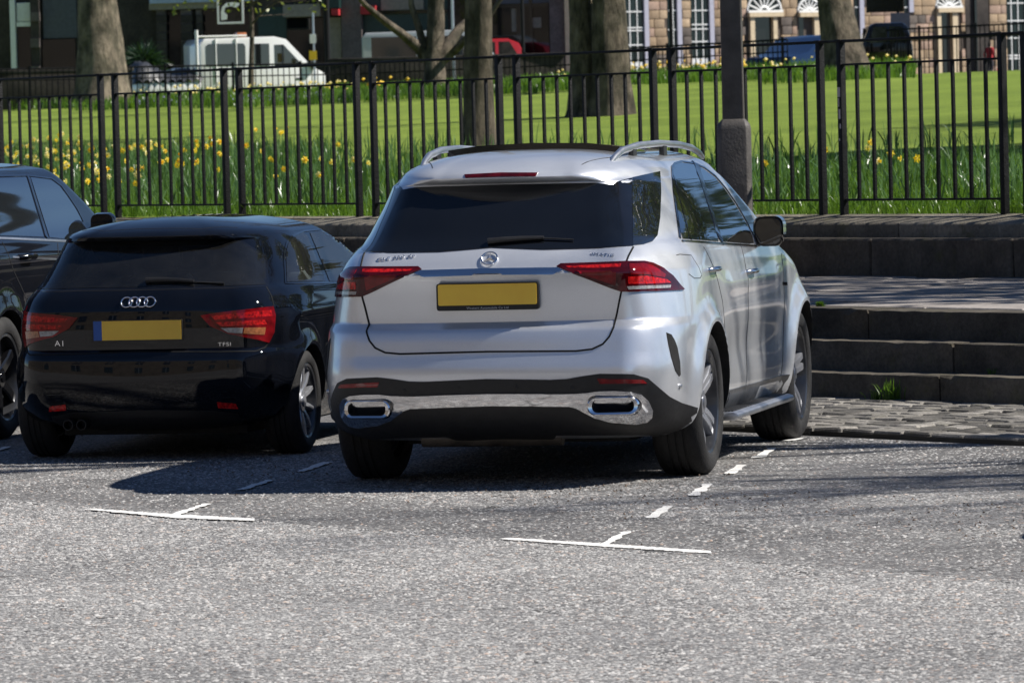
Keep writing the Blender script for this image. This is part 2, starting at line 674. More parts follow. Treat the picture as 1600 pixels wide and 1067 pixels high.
def worn_block(name, lo, hi, mat):
    """long step stone whose top edge is chipped and dished"""
    n = max(6, int((hi[0] - lo[0]) / 0.09))
    V, F2 = [], []
    ph = random.uniform(0, 6.28)
    for i in range(n + 1):
        a = lo[0] + (hi[0] - lo[0]) * i / n + random.uniform(-.006, .006) * (0 < i < n)
        e = 0.012 if i in (0, n) else 0
        dip = 0.006 * math.sin(a * 1.3 + ph) + random.uniform(-.003, .003)
        ch = max(0.006, random.gauss(0.012, 0.006)) + (random.uniform(.012, .035) if random.random() < .07 else 0)
        f = random.uniform(-.004, .004)
        for (y, z) in ((lo[1] + e, lo[2]), (lo[1] + f + e, hi[2] - ch * 1.1 - .004), (lo[1] + ch * .45 + f, hi[2] - ch * .35), (lo[1] + ch + f, hi[2] + dip), (hi[1], hi[2] + dip * .5), (hi[1], lo[2])):
            V.append(an(a, y, z))
    for i in range(n):
        for j in range(6):
            j2 = (j + 1) % 6
            F2.append((i * 6 + j, i * 6 + j2, (i + 1) * 6 + j2, (i + 1) * 6 + j))
    F2 += [tuple(range(6))[::-1], tuple(n * 6 + j for j in range(6))]
    return MB().add(V, F2).build(name, mat, None, smooth=True, angle=25)


def build_steps():
    for (n0, n1, z0, z1) in ((5.838, 6.30, 0.0, 0.234), (6.165, 6.60, 0.10, 0.423), (6.463, 6.80, 0.30, 0.609)):
        a = -36 + random.uniform(0, 1)
        while a < 7:
            L = random.uniform(1.5, 2.4)
            worn_block('step_stone', (a, n0, z0), (a + L - 0.014, n1, z1), KERB)
            a += L


random.seed(21)
rel(steps, build_steps)

# ---- raised pavement
FLAG = stone_mat('flagstone', (0.20, 0.18, 0.165), (0.33, 0.30, 0.275), 1.6, moss=0.05, bmp=0.35, rnd=0.22)
pave = MB().box((-60, 6.78, 0.0), (30, 11.40, 0.59), WALLAX).build('pavement', pm('paving_bed', (0.07, 0.062, 0.05), 0.95))
tag(pave, kind='structure')
random.seed(31)
n0 = 6.805
while n0 < 11.2:
    d = min(random.choice((0.62, 0.75, 0.9)), 11.28 - n0)
    a = -15 + random.uniform(0, 0.5)
    while a < 3.5:
        L = random.uniform(0.6, 1.15)
        block('flagstone', (a, n0, 0.5), (a + L - 0.012, n0 + d - 0.012, 0.609 + random.uniform(-0.006, 0.008)), WALLAX, FLAG, pave, jit=0.003, bevel=0.008)
        a += L
    n0 += d

# ---- low garden wall with coping
WALLM = stone_mat('wall_stone', (0.05, 0.042, 0.034), (0.14, 0.12, 0.095), 2.2, moss=0.35, bmp=0.6, rnd=0.25)
COPE = stone_mat('coping_stone', (0.11, 0.10, 0.08), (0.28, 0.25, 0.20), 2.4, moss=0.55, bmp=0.6, rnd=0.2)
wall = empty('garden_wall', an(-14, 11.6, 0.6))
tag(wall, 'low weathered stone garden wall with sloped coping under the black railings', 'wall')


def build_wall():
    a = -38.0
    while a < 5:
        L = random.uniform(1.1, 1.9)
        block('wall_stone', (a, 11.282, 0.55), (a + L - 0.01, 11.95, 0.913), WALLAX, WALLM, None, jit=0.006, bevel=0.014)
        a += L
    a = -38.4
    while a < 5:
        L = random.uniform(1.4, 2.1)
        MB().prism([(11.582, 0.905), (11.582, 1.016), (11.60, 1.03), (11.93, 1.088), (12.10, 1.088), (12.10, 0.905)],
                   NX, ZX, AX, L - 0.012, o=AX * a).build('coping_stone', COPE, None, bevel=0.012)
        a += L


random.seed(41)
rel(wall, build_wall)

# ---- black railings: separate panels, each between its own two posts
IRON = pm('black_iron', (0.006, 0.006, 0.007), 0.6, var=0.25, vs=25, spec=0.22, bmp=0.3, bs=60)
PIT, GAP = 2.262, 0.135
bar_me = rail_me = None


def iron_box(name, sx, sy, sz, cap=False):
    mb = MB().box((-sx / 2, -sy / 2, 0), (sx / 2, sy / 2, sz))
    o = mb.build(name, IRON, None, bevel=min(sx, sy) * 0.12)
    me = o.data
    bpy.data.objects.remove(o)
    return me


BAR = iron_box('bar', 0.026, 0.026, 1.105)
POSTM = MB().box((-.027, -.027, 0), (.027, .027, 1.435)).box((-.036, -.036, 1.435), (.036, .036, 1.452)).build('post', IRON, None, bevel=0.004)
POST = POSTM.data
bpy.data.objects.remove(POSTM)
PW = PIT - 2 * GAP
RAILT = iron_box('top_rail', PIT, 0.05, 0.024)
RAILM = iron_box('middle_rail', PW - 0.054, 0.036, 0.018)
RAILB = iron_box('bottom_rail', PW - 0.054, 0.036, 0.018)
RZ = math.atan2(AX[1], AX[0])
for k in range(-1, 7):
    a0 = -22.90 + PIT * k + GAP
    root = empty('railing_panel', an(a0, 11.93, 1.075), RZ)
    tag(root, {-1: 'black iron railing panel behind the black off-roader, palest daffodils beyond it',
               0: 'black iron railing panel before the plane trunk, between the off-roader and the hatchback roof',
               1: 'black iron railing panel above the black hatchback, white truck beyond it',
               2: 'black iron railing panel between the hatchback and the silver car, straight trunk at its end',
               3: 'black iron railing panel directly behind the roof of the silver car',
               4: 'black iron railing panel crossed by the square lamp post',
               5: 'black iron railing panel just past the lamp post, with white scratches on its post',
               6: 'black iron railing panel next after the one with the white scratches'}[k], 'railing',
        'railing panels on the garden wall')

    def part(me, x, z):
        o = bpy.data.objects.new(me.name.split('.')[0], me)
        col.objects.link(o)
        o.parent = root
        o.location = (x, 0, z)
        return o
    part(POST, 0, 0)
    part(POST, PW, 0)
    part(RAILT, PW / 2, 1.425)
    part(RAILM, PW / 2, 1.235)
    part(RAILB, PW / 2, 0.125)
    for i in range(9):
        part(BAR, PW * (i + 1) / 10, 0.135)
    if k == 5:
        for (x0, z0, x1, z1) in ((-.02, .98, .015, 1.06), (-.015, .9, .0, .97), (-.01, .8, .012, .88), (0, .72, .015, .76), (-.012, .62, .0, .64)):
            MB().box((x0, -.0300, z0), (x1, -.0272, z1)).build('paint_scratch', pm('scratch_white', (0.5, 0.45, 0.46), 0.7), root)

# ---- the garden: lawn rising away from the railings
m, t, b = nt('lawn_grass')
p = pos_coord(t)
f1 = noise(t, p, 0.42, 8.0, 0.72)
f2 = noise(t, p, 26.0, 5.0, 0.75)
geo = node(t, 'ShaderNodeNewGeometry')
dot = node(t, 'ShaderNodeVectorMath', operation='DOT_PRODUCT')
dot.inputs[1].default_value = (-0.30, 0.95, 0)
t.links.new(geo.outputs['Position'], dot.inputs[0])
stripe = mathn(t, 'SINE', mathn(t, 'MULTIPLY', dot.outputs['Value'], 0.75))
sf = mathn(t, 'ADD', mathn(t, 'MULTIPLY', stripe, 0.05), f1)
c = ramp(t, sf, [(0.3, (0.13, 0.195, 0.026)), (0.7, (0.25, 0.34, 0.055))])
c = mixc(t, 0.75, c, ramp(t, f2, [(0.3, (0.45, 0.5, 0.35)), (0.7, (1.15, 1.1, 1.0))]), 'MULTIPLY')
t.links.new(c, b.inputs['Base Color'])
b.inputs['Roughness'].default_value = 0.9
b.inputs['Specular IOR Level'].default_value = 0.2
bump(t, b, f2, 0.8, 0.05)
LAWN = m
lv, lf = [], []
aa = np.linspace(-150, 60, 85)
nn_ = np.concatenate([np.linspace(11.9, 32, 26), np.linspace(33.5, 66, 20), [80, 120, 400]])
random.seed(3)
for n in nn_:
    for a in aa:
        z = lawn_z(n) + (0.025 * math.sin(a * 0.7 + n * 0.4) + 0.02 * math.sin(a * 0.31 - n * 0.9) if n < 62 else 0)
        if n > 66:
            z = 2.6
        lv.append(an(a, n, z))
na = len(aa)
for i in range(len(nn_) - 1):
    for j in range(na - 1):
        lf.append((i * na + j, i * na + j + 1, (i + 1) * na + j + 1, (i + 1) * na + j))
lawn = mesh('lawn', lv, lf, LAWN, smooth=True)
tag(lawn, kind='structure')


def leaf_mat(name, c1, c2, tr=0.45, sc=2.0, gloss=0.35):
    m, t, b = nt(name)
    p = pos_coord(t)
    c = ramp(t, noise(t, p, sc, 5.0, 0.8), [(0.3, c1), (0.7, c2)])
    t.links.new(c, b.inputs['Base Color'])
    b.inputs['Roughness'].default_value = gloss
    b.inputs['Specular IOR Level'].default_value = 0.4
    tl = node(t, 'ShaderNodeBsdfTranslucent')
    t.links.new(mixc(t, 1.0, c, (1.5, 1.6, 0.7), 'MULTIPLY'), tl.inputs['Color'])
    mx = node(t, 'ShaderNodeMixShader')
    mx.inputs[0].default_value = tr
    t.links.new(b.outputs[0], mx.inputs[1])
    t.links.new(tl.outputs[0], mx.inputs[2])
    t.links.new(mx.outputs[0], t.nodes['Material Output'].inputs['Surface'])
    MATS[name] = m
    return m


GRASS = leaf_mat('long_grass', (0.035, 0.085, 0.012), (0.13, 0.22, 0.03), 0.4, 3.0)
STRAP = leaf_mat('daffodil_leaf', (0.035, 0.085, 0.03), (0.11, 0.19, 0.06), 0.3, 4.0, 0.3)


def blades(name, bases, hgt, wid, lean, mat, seed, parent=None):
    """bases: (n,3) array, hgt (n,) heights"""
    rg = np.random.default_rng(seed)
    n = len(bases)
    th = rg.uniform(0, 2 * np.pi, n)
    ph = rg.uniform(0, 2 * np.pi, n)
    ln = np.abs(rg.normal(0, 1, n)) * lean * hgt
    side = np.stack([np.cos(th), np.sin(th), np.zeros(n)], 1)
    dr = np.stack([np.cos(ph), np.sin(ph), np.zeros(n)], 1)
    w = (wid * rg.uniform(0.6, 1.3, n))[:, None]
    up = np.array([0, 0, 1.0])
    vs = np.zeros((n, 7, 3))
    for i, (s, ww, lf_) in enumerate(((0.0, 0.8, 0.0), (0.4, 1.0, 0.16), (0.78, 0.7, 0.62))):
        c = bases + up * (hgt * s * (1 - 0.12 * lf_))[:, None] + dr * (ln * lf_)[:, None]
        vs[:, i * 2] = c - side * w * ww / 2
        vs[:, i * 2 + 1] = c + side * w * ww / 2
    vs[:, 6] = bases + up * (hgt * (1 - np.clip(ln / hgt, 0, .8) * 0.35))[:, None] + dr * ln[:, None]
    idx = (np.arange(n) * 7)[:, None]
    quads = np.concatenate([idx + np.array([[0, 1, 3, 2]]), idx + np.array([[2, 3, 5, 4]])], 0)
    tris = idx + np.array([[4, 5, 6]])
    me = bpy.data.meshes.new(name)
    nv = n * 7
    me.vertices.add(nv)
    me.vertices.foreach_set('co', vs.reshape(-1))
    loops = np.concatenate([quads.reshape(-1), tris.reshape(-1)])
    me.loops.add(len(loops))
    me.loops.foreach_set('vertex_index', loops.astype(np.int32))
    npoly = len(quads) + len(tris)
    me.polygons.add(npoly)
    st = np.concatenate([np.arange(len(quads)) * 4, len(quads) * 4 + np.arange(len(tris)) * 3]).astype(np.int32)
    me.polygons.foreach_set('loop_start', st)
    me.update(calc_edges=True)
    me.validate()
    me.polygons.foreach_set('use_smooth', [True] * npoly)
    return link(name, me, parent, mat)


rg = np.random.default_rng(77)


def bed_points(cnt, n0, n1, pw=1.0):
    """random points on the near bed inside (and a little beside) the view"""
    n = n0 + (n1 - n0) * rg.uniform(0, 1, cnt) ** pw
    u = rg.uniform(-60, 1660, cnt)
    pts = np.array([at_n(uu, 300, q) for uu, q in zip(u, n)])
    pts[:, 2] = [lawn_z(q) - 0.01 for q in n]
    return pts, n, u


pts, n_, u_ = bed_points(46000, 12.0, 24.0, 1.35)
clump = 0.5 + 0.5 * np.sin(pts[:, 0] * 2.1 + 1.3 * np.sin(pts[:, 1] * 1.7)) * np.sin(pts[:, 1] * 2.7)
h_ = rg.uniform(0.10, 0.26, len(pts)) * (0.6 + 0.6 * clump) * np.clip((26 - n_) / 9, 0.35, 1)
tag(blades('long_grass', pts, h_, 0.010, 0.45, GRASS, 1), 'long unmown grass growing behind the railings', 'grass', kind='stuff')
pts, n_, u_ = bed_points(26000, 12.4, 27.0, 1.0)
dens = np.where(u_ < 520, 1.0, np.where(u_ < 700, 0.3, np.where(u_ > 1130, 0.55, 0.25)))
dens = np.where((u_ > 700) & (n_ > 19), 0.05, dens)
cl = 0.5 + 0.5 * np.sin(pts[:, 0] * 3.3 + 0.6 * np.sin(pts[:, 1] * 2.3)) * np.sin(pts[:, 1] * 2.9 + 0.7)
keep = rg.uniform(0, 1, len(pts)) < dens * (0.25 + cl)
pts, n_, cl = pts[keep], n_[keep], cl[keep]
h_ = rg.uniform(0.26, 0.46, len(pts)) * (0.75 + 0.35 * cl)
tag(blades('daffodil_leaves', pts, h_, 0.017, 0.32, STRAP, 2), 'strap shaped daffodil leaves in clumps behind the railings', 'leaves', kind='stuff')

YEL = leaf_mat('yellow_petal', (0.78, 0.52, 0.04), (0.88, 0.66, 0.07), 0.35, 9.0, 0.5)
PALE = leaf_mat('pale_petal', (0.78, 0.62, 0.22), (0.85, 0.74, 0.42), 0.35, 9.0, 0.5)
ORG = leaf_mat('orange_trumpet', (0.75, 0.38, 0.02), (0.85, 0.50, 0.03), 0.3, 9.0, 0.5)


def daffodil_mesh(i, petal, trumpet):
    random.seed(100 + i)
    mb = MB()
    hgt = random.uniform(0.34, 0.42)
    tilt = random.uniform(-0.03, 0.03)
    mb.tube([(0, 0, 0), (tilt, 0, hgt * 0.6), (tilt * 2, -0.01, hgt), (tilt * 2, -0.03, hgt + 0.012)], 0.004, 5)
    nstem = len(mb.f)
    c = np.array([tilt * 2, -0.035, hgt + 0.012])
    fwd = np.array([0.1, -1, -0.15 + random.uniform(-.2, .3)])
    fwd /= np.linalg.norm(fwd)
    ex = np.cross(fwd, (0, 0, 1.0))
    ex /= np.linalg.norm(ex)
    ey = np.cross(ex, fwd)
    for q in range(6):
        t0 = q * math.pi / 3 + 0.2
        d = ex * math.cos(t0) + ey * math.sin(t0)
        s = ex * -math.sin(t0) + ey * math.cos(t0)
        R = 0.045
        bk = -fwd * 0.006
        mb.add([c + d * 0.006, c + d * R * 0.55 + s * 0.016 + bk, c + d * R + bk * 0.2, c + d * R * 0.55 - s * 0.016 + bk], [(0, 1, 2, 3)])
    npet = len(mb.f)
    ring0 = [c + (ex * math.cos(q) + ey * math.sin(q)) * 0.009 for q in np.linspace(0, 2 * math.pi, 9)[:-1]]
    ring1 = [c + fwd * 0.03 + (ex * math.cos(q) + ey * math.sin(q)) * 0.017 for q in np.linspace(0, 2 * math.pi, 9)[:-1]]
    mb.add(ring0 + ring1, [(q, (q + 1) % 8, 8 + (q + 1) % 8, 8 + q) for q in range(8)])
    me = bpy.data.meshes.new('daffodil')
    me.from_pydata(mb.v, [], mb.f)
    me.update()
    for mt in (STRAP, petal, trumpet):
        me.materials.append(mt)
    for q, po in enumerate(me.polygons):
        po.material_index = 0 if q < nstem else (1 if q < npet else 2)
    return me


DAF = [daffodil_mesh(0, YEL, YEL), daffodil_mesh(1, YEL, ORG), daffodil_mesh(2, PALE, YEL), daffodil_mesh(3, PALE, PALE), daffodil_mesh(4, YEL, ORG), daffodil_mesh(5, PALE, PALE)]
random.seed(51)
spots = []
for (u0, u1, n0, n1, cnt, kinds) in ((-20, 130, 12.8, 27, 84, (2, 3, 5, 2, 0)), (130, 260, 12.6, 24, 48, (0, 2, 1, 3, 5)), (260, 350, 14, 26, 22, (0, 1, 4)),
                                     (350, 470, 14, 30, 16, (0, 4, 1)), (470, 600, 13, 24, 6, (0, 2)), (1330, 1460, 14.5, 18, 6, (0, 1, 2)), (1180, 1600, 13.5, 17, 3, (2, 1))):
    for _ in range(cnt):
        u = random.uniform(u0, u1)
        n = random.uniform(n0, n1)
        q = at_n(u, 300, n)
        spots.append((q[0], q[1], lawn_z(n), random.choice(kinds), u))
for (x, y, z, k, u) in spots:
    o = bpy.data.objects.new('daffodil', DAF[k])
    col.objects.link(o)
    o.location = (x, y, z)
    o.rotation_euler = (0, 0, random.uniform(-1.3, 1.5))
    s = random.uniform(0.8, 1.05)
    o.scale = (s, s, s)
    pale = k in (2, 3, 5)
    if u < 700:
        lab = ('pale cream daffodil among the leaves behind the railings, on the side of the black cars' if pale else
               'golden yellow daffodil among the leaves behind the railings, on the side of the black cars')
    else:
        lab = ('pale cream daffodil in the long grass beyond the lamp post' if pale else
               'golden yellow daffodil in the long grass beyond the lamp post')
    tag(o, lab, 'daffodil', 'daffodils behind the railings')

# small weeds at the steps
random.seed(61)


def tuft(u, v, n, z, cnt, h, label):
    q = at_n(u, v, n)
    ps = np.array([q + np.array([random.gauss(0, h * 0.22), random.gauss(0, h * 0.12), 0]) for _ in range(cnt)])
    ps[:, 2] = z
    o = blades('grass_tuft', ps, np.array([random.uniform(0.5, 1) * h for _ in range(cnt)]), 0.008, 0.5, GRASS, int(u))
    tag(o, label, 'grass', kind='stuff')


tuft(1396, 620, 5.80, 0.07, 60, 0.17, 'green weed tuft growing at the foot of the lowest step')
tuft(1370, 622, 5.80, 0.07, 25, 0.09, 'small dry weed beside the tuft at the lowest step')
tuft(1281, 482, 6.72, 0.605, 160, 0.05, 'bright green grass patch on the edge of the raised pavement')
tuft(1548, 560, 6.12, 0.23, 14, 0.06, 'tiny weed in the joint of the middle step')

# ================================================================== VEHICLES
def pchip(xs, ys, x):
    xs, ys = np.asarray(xs, float), np.asarray(ys, float)
    h = np.diff(xs)
    d = np.diff(ys) / h
    m = np.zeros_like(ys)
    for i in range(1, len(xs) - 1):
        if d[i - 1] * d[i] > 0:
            w1, w2 = 2 * h[i] + h[i - 1], h[i] + 2 * h[i - 1]
            m[i] = (w1 + w2) / (w1 / d[i - 1] + w2 / d[i])
    m[0], m[-1] = d[0], d[-1]
    i = np.clip(np.searchsorted(xs, x) - 1, 0, len(h) - 1)
    t = (x - xs[i]) / h[i]
    return ((1 + 2 * t) * (1 - t) ** 2 * ys[i] + t * (1 - t) ** 2 * h[i] * m[i]
            + t * t * (3 - 2 * t) * ys[i + 1] + t * t * (t - 1) * h[i] * m[i + 1])


def ring(z, yr, yf, w, rx, ry, fx, fy, bow, cnt=(12, 22, 64, 12, 8)):
    """right half of a plan outline from the middle of the tail to the middle of the nose"""
    pts = []
    xf = w - rx
    for i in range(cnt[0]):
        x = xf * i / cnt[0]
        pts.append((x, yr + bow * (x / xf) ** 2))
    y0 = yr + bow
    for i in range(cnt[1]):
        t = math.pi / 2 * i / cnt[1]
        pts.append((xf + rx * math.sin(t), y0 + ry * (1 - math.cos(t))))
    ya, yb = y0 + ry, yf - fy
    for i in range(cnt[2]):
        pts.append((w, ya + (yb - ya) * i / cnt[2]))
    for i in range(cnt[3]):
        t = math.pi / 2 * i / cnt[3]
        pts.append((w - fx * (1 - math.cos(t)), yb + (fy - 0.06) * math.sin(t)))
    xn = w - fx
    for i in range(cnt[4] + 1):
        x = xn * (1 - i / cnt[4])
        pts.append((x, yf - 0.06 * (x / xn) ** 2))
    return pts


def ring_body(keys, crown_h, spine, bows, mod=None, dz=0.02, nc=14, cpow=(2.2, 0.85)):
    K = np.array(keys, float)
    zs = sorted(set([round(z, 4) for z in np.arange(K[0, 0], K[-1, 0], dz)] + [round(z, 4) for z in K[:, 0]]))
    zs = [z for i, z in enumerate(zs) if i == 0 or z - zs[i - 1] > 0.004 or z in K[:, 0]]
    V, rings = [], []
    last = None
    for z in zs:
        par = [float(pchip(K[:, 0], K[:, c], z)) for c in range(1, 8)]
        half = ring(z, *par, bow=float(np.interp(z, bows[0], bows[1])))
        rings.append([(x, y, z) for x, y in half])
    top = rings[-1]
    z0 = zs[-1]
    for i in range(1, nc + 1):
        s = 1 - i / (nc + 0.6)
        zz = z0 + crown_h * (1 - s ** cpow[0]) ** cpow[1]
        rr = []
        for (x, y, _) in top:
            yc = min(max(y, spine[0]), spine[1])
            rr.append((x * s, yc + (y - yc) * s, zz))
        rings.append(rr)
    if mod:
        rings = [[mod(p) for p in r] for r in rings]
    nh = len(rings[0])
    full = 2 * nh - 2
    F_ = []
    for r in rings:
        V += r
        V += [(-x, y, z) for (x, y, z) in r[1:-1][::-1]]
    for i in range(len(rings) - 1):
        for j in range(full):
            j2 = (j + 1) % full
            F_.append((i * full + j, i * full + j2, (i + 1) * full + j2, (i + 1) * full + j))
    F_.append(tuple(range(full))[::-1])
    k = (len(rings) - 1) * full
    for j in range(nh - 1):            # close the roof along its spine
        a, b2 = k + j, k + j + 1
        c, d = k + (full - j) % full, k + (full - j - 1) % full
        q = []
        for t in (a, b2, d, c):
            if t not in q:
                q.append(t)
        if len(q) > 2:
            F_.append(tuple(q))
    return V, F_


def cut_arches(V, F_, centres, rad, xin, paint, dark):
    """cut the wheel openings out of a closed body"""
    bo = mesh('body', V, F_, [paint, dark])
    bm = bmesh.new()
    bm.from_mesh(bo.data)
    bmesh.ops.recalc_face_normals(bm, faces=bm.faces[:])
    bm.to_mesh(bo.data)
    bm.free()
    cutters = []
    for (yc, zc) in centres:
        for s in (-1, 1):
            mb = MB().lathe([(xin, 0.001), (xin, rad), (1.6, rad), (1.6, 0.001)], 72)
            mb.v = [(x * s, y + yc, z + zc) for x, y, z in mb.v]
            c = mb.build('cutter', None)
            cutters.append(c)
            md = bo.modifiers.new('cut', 'BOOLEAN')
            md.object = c
            md.operation = 'DIFFERENCE'
            md.solver = 'EXACT'
    bpy.context.view_layer.update()
    dg = bpy.context.evaluated_depsgraph_get()
    me = bpy.data.meshes.new_from_object(bo.evaluated_get(dg))
    bpy.data.objects.remove(bo)
    for c in cutters:
        bpy.data.objects.remove(c)
    me.materials.clear()
    me.materials.append(paint)
    me.materials.append(dark)
    for po in me.polygons:
        c = po.center
        po.material_index = 0
        po.use_smooth = True
        for (yc, zc) in centres:
            r = math.hypot(c.y - yc, c.z - zc)
            if r < rad + 0.002 and abs(c.x) > xin - 0.01 and (r < rad - 0.05 or abs(po.normal.x) < 0.25):
                po.material_index = 1
                po.use_smooth = False
    try:
        me.set_sharp_from_angle(angle=math.radians(38))
    except Exception:
        pass
    return me


def pip(p, poly):
    x, y = p
    c = False
    j = len(poly) - 1
    for i in range(len(poly)):
        if (poly[i][1] > y) != (poly[j][1] > y) and x < (poly[j][0] - poly[i][0]) * (y - poly[i][1]) / (poly[j][1] - poly[i][1]) + poly[i][0]:
            c = not c
        j = i
    return c


def smooth_poly(poly, n=1):
    for _ in range(n):
        q = []
        for i in range(len(poly)):
            a, b2 = poly[i], poly[(i + 1) % len(poly)]
            q.append((a[0] * .75 + b2[0] * .25, a[1] * .75 + b2[1] * .25))
            q.append((a[0] * .25 + b2[0] * .75, a[1] * .25 + b2[1] * .75))
        poly = q
    return poly


class Kit:
    """a car body and the tools that lay parts on its skin"""

    def __init__(s, me, loc, root):
        s.loc = np.asarray(loc, float)
        s.root = root
        bm = bmesh.new()
        bm.from_mesh(me)
        s.bvh = BVHTree.FromBMesh(bm)
        bm.free()

    def cast(s, q, mode):
        if mode == 'view':
            o, d = CAM - s.loc, ray(*q)
        elif mode == 'side':
            o, d = np.array([4.0, q[0], q[1]]), np.array([-1.0, 0, 0])
        elif mode == 'rear':
            o, d = np.array([q[0], -4.0, q[1]]), np.array([0, 1.0, 0])
        elif mode == 'top':
            o, d = np.array([q[0], q[1], 5.0]), np.array([0, 0, -1.0])
        d = d / np.linalg.norm(d)
        h, n, i, dist = s.bvh.ray_cast(Vector(o), Vector(d))
        if h is None:
            t = float(np.dot(np.array([0.0, 1.5, 0.8]) - o, d))
            best = None
            for k in np.linspace(t - 3, t + 3, 40):
                hh, nn, ii, dd = s.bvh.find_nearest(Vector(o + d * k))
                if best is None or dd < best[2]:
                    best = (hh, nn, dd)
            h, n = best[0], best[1]
        n = np.array(n)
        if np.dot(n, d) > 0:
            n = -n
        return np.array(h), n

    def cu(s, v):
        lo, hi = 700.0, 840.0
        for _ in range(24):
            m_ = (lo + hi) / 2
            if s.cast((m_, v), 'view')[0][0] > 0:
                hi = m_
            else:
                lo = m_
        return (lo + hi) / 2

    def patch(s, name, poly, mat, mode='view', off=0.004, step=5.0, smooth=0, mirror=None, parent=None, depth=0.008):
        """mirror: None, 'join' (one mesh over the centre line) or 'copy' (a second part)"""
        mid = [q[0] is None or (mode == 'rear' and mirror == 'join' and q[0] == 0) for q in poly]
        poly = [((s.cu(q[1]) if q[0] is None else q[0]), q[1]) for q in poly]
        cmid = set()
        if smooth:
            poly = smooth_poly(poly, smooth)
        out = []
        for i in range(len(poly)):
            a, b2 = poly[i], poly[(i + 1) % len(poly)]
            k = max(1, int(math.dist(a, b2) / step))
            for j in range(k):
                if not smooth and mid[i] and (j == 0 or mid[(i + 1) % len(poly)]):
                    cmid.add(len(out))
                out.append((a[0] + (b2[0] - a[0]) * j / k, a[1] + (b2[1] - a[1]) * j / k))
        n0 = len(out)
        xs, ys = [p[0] for p in out], [p[1] for p in out]
        pts = list(out)
        y = min(ys) + step * 0.5
        while y < max(ys):
            x = min(xs) + step * 0.5
            while x < max(xs):
                if pip((x, y), out) and min((x - a) ** 2 + (y - c) ** 2 for a, c in out) > (0.45 * step) ** 2:
                    pts.append((x, y))
                x += step
            y += step
        r = delaunay_2d_cdt([Vector(p) for p in pts], [(i, (i + 1) % n0) for i in range(n0)], [], 1, 1e-5)
        vs2, tris = r[0], r[2]
        orig = r[3]
        V, N_ = [], []
        for p in vs2:
            h, n = s.cast((p[0], p[1]), mode)
            V.append(h + n * off)
            N_.append(n)
        fs = []
        for t in tris:
            a, b2, c = (V[i] for i in t[:3])
            nn = np.cross(b2 - a, c - a)
            fs.append(tuple(t) if np.dot(nn, N_[t[0]]) > 0 else tuple(t)[::-1])
        # skirt
        loop = []
        inv = {}
        for i, ol in enumerate(orig):
            for q in ol:
                inv.setdefault(q, i)
        loop = [inv[i] for i in range(n0) if i in inv]
        if mirror == 'join':
            for i in cmid:
                if i in inv:
                    V[inv[i]][0] = 0.0
        cm = {inv[i] for i in cmid if i in inv}
        base = len(V)
        for i in loop:
            V.append(V[i] - N_[i] * depth)
        L = len(loop)
        for i in range(L):
            j = (i + 1) % L
            if loop[i] in cm and loop[j] in cm:
                continue
            fs.append((loop[i], loop[j], base + j, base + i))
        if mirror == 'join':
            k = len(V)
            V = V + [np.array([-v[0], v[1], v[2]]) for v in V]
            fs = fs + [tuple(i + k for i in f[::-1]) for f in fs]
        o = s.mk(name, V, fs, mat, parent)
        if mirror == 'copy':
            o2 = s.mk(name, [(-v[0], v[1], v[2]) for v in V], [f[::-1] for f in fs], mat, parent)
            return o, o2
        return o

    def mk(s, name, V, fs, mat, parent=None):
        bm = bmesh.new()
        vs = [bm.verts.new(tuple(float(c) for c in v)) for v in V]
        for f in fs:
            try:
                bm.faces.new([vs[i] for i in f])
            except ValueError:
                pass
        bmesh.ops.remove_doubles(bm, verts=bm.verts, dist=1e-5)
        me = bpy.data.meshes.new(name)
        bm.to_mesh(me)
        bm.free()
        me.polygons.foreach_set('use_smooth', [True] * len(me.polygons))
        try:
            me.set_sharp_from_angle(angle=math.radians(40))
        except Exception:
            pass
        return link(name, me, parent or s.root, mat)

    def line(s, name, pts, width, mat, mode='view', off=0.002, step=4.0, mirror=None, parent=None, thick=0.004):
        """a narrow strip lying on the skin"""
        pts = [((s.cu(q_[1]) - 1.5 if q_[0] is None else q_[0]), q_[1]) for q_ in pts]
        q = []
        for i in range(len(pts) - 1):
            k = max(1, int(math.dist(pts[i], pts[i + 1]) / step))
            for j in range(k):
                q.append((pts[i][0] + (pts[i + 1][0] - pts[i][0]) * j / k, pts[i][1] + (pts[i + 1][1] - pts[i][1]) * j / k))
        q.append(pts[-1])
        P = [s.cast(p, mode) for p in q]
        V, fs = [], []
        for i, (h, n) in enumerate(P):
            t = P[min(i + 1, len(P) - 1)][0] - P[max(i - 1, 0)][0]
            sd = np.cross(n, t)
            sd /= (np.linalg.norm(sd) + 1e-9)
            for (w, hh) in ((-1, -thick), (-0.8, off), (0.8, off), (1, -thick)):
                V.append(h + sd * w * width / 2 + n * hh)
            if i:
                k = 4 * i
                for j in range(3):
                    fs.append((k - 4 + j, k - 3 + j, k + 1 + j, k + j))
        if mirror == 'join':
            k = len(V)
            V = V + [np.array([-v[0], v[1], v[2]]) for v in V]
            fs = fs + [tuple(i + k for i in f[::-1]) for f in fs]
        o = s.mk(name, V, fs, mat, parent)
        if mirror == 'copy':
            s.mk(name, [(-v[0], v[1], v[2]) for v in V], [f[::-1] for f in fs], mat, parent)
        return o

    def text(s, name, body, q, size, mat, mode='view', right=(1, 0, 0), off=0.002, ext=0.0015, sx=1.0, parent=None):
        h, n = s.cast(q, mode)
        ex = np.asarray(right, float)
        ex = ex - n * np.dot(ex, n)
        ex /= np.linalg.norm(ex)
        ey = np.cross(n, ex)
        cu = bpy.data.curves.new(name, 'FONT')
        cu.body = body
        cu.size = size
        cu.extrude = ext
        cu.align_x = 'CENTER'
        cu.align_y = 'CENTER'
        cu.space_character = 1.1
        to = bpy.data.objects.new(name, cu)
        col.objects.link(to)
        bpy.context.view_layer.update()
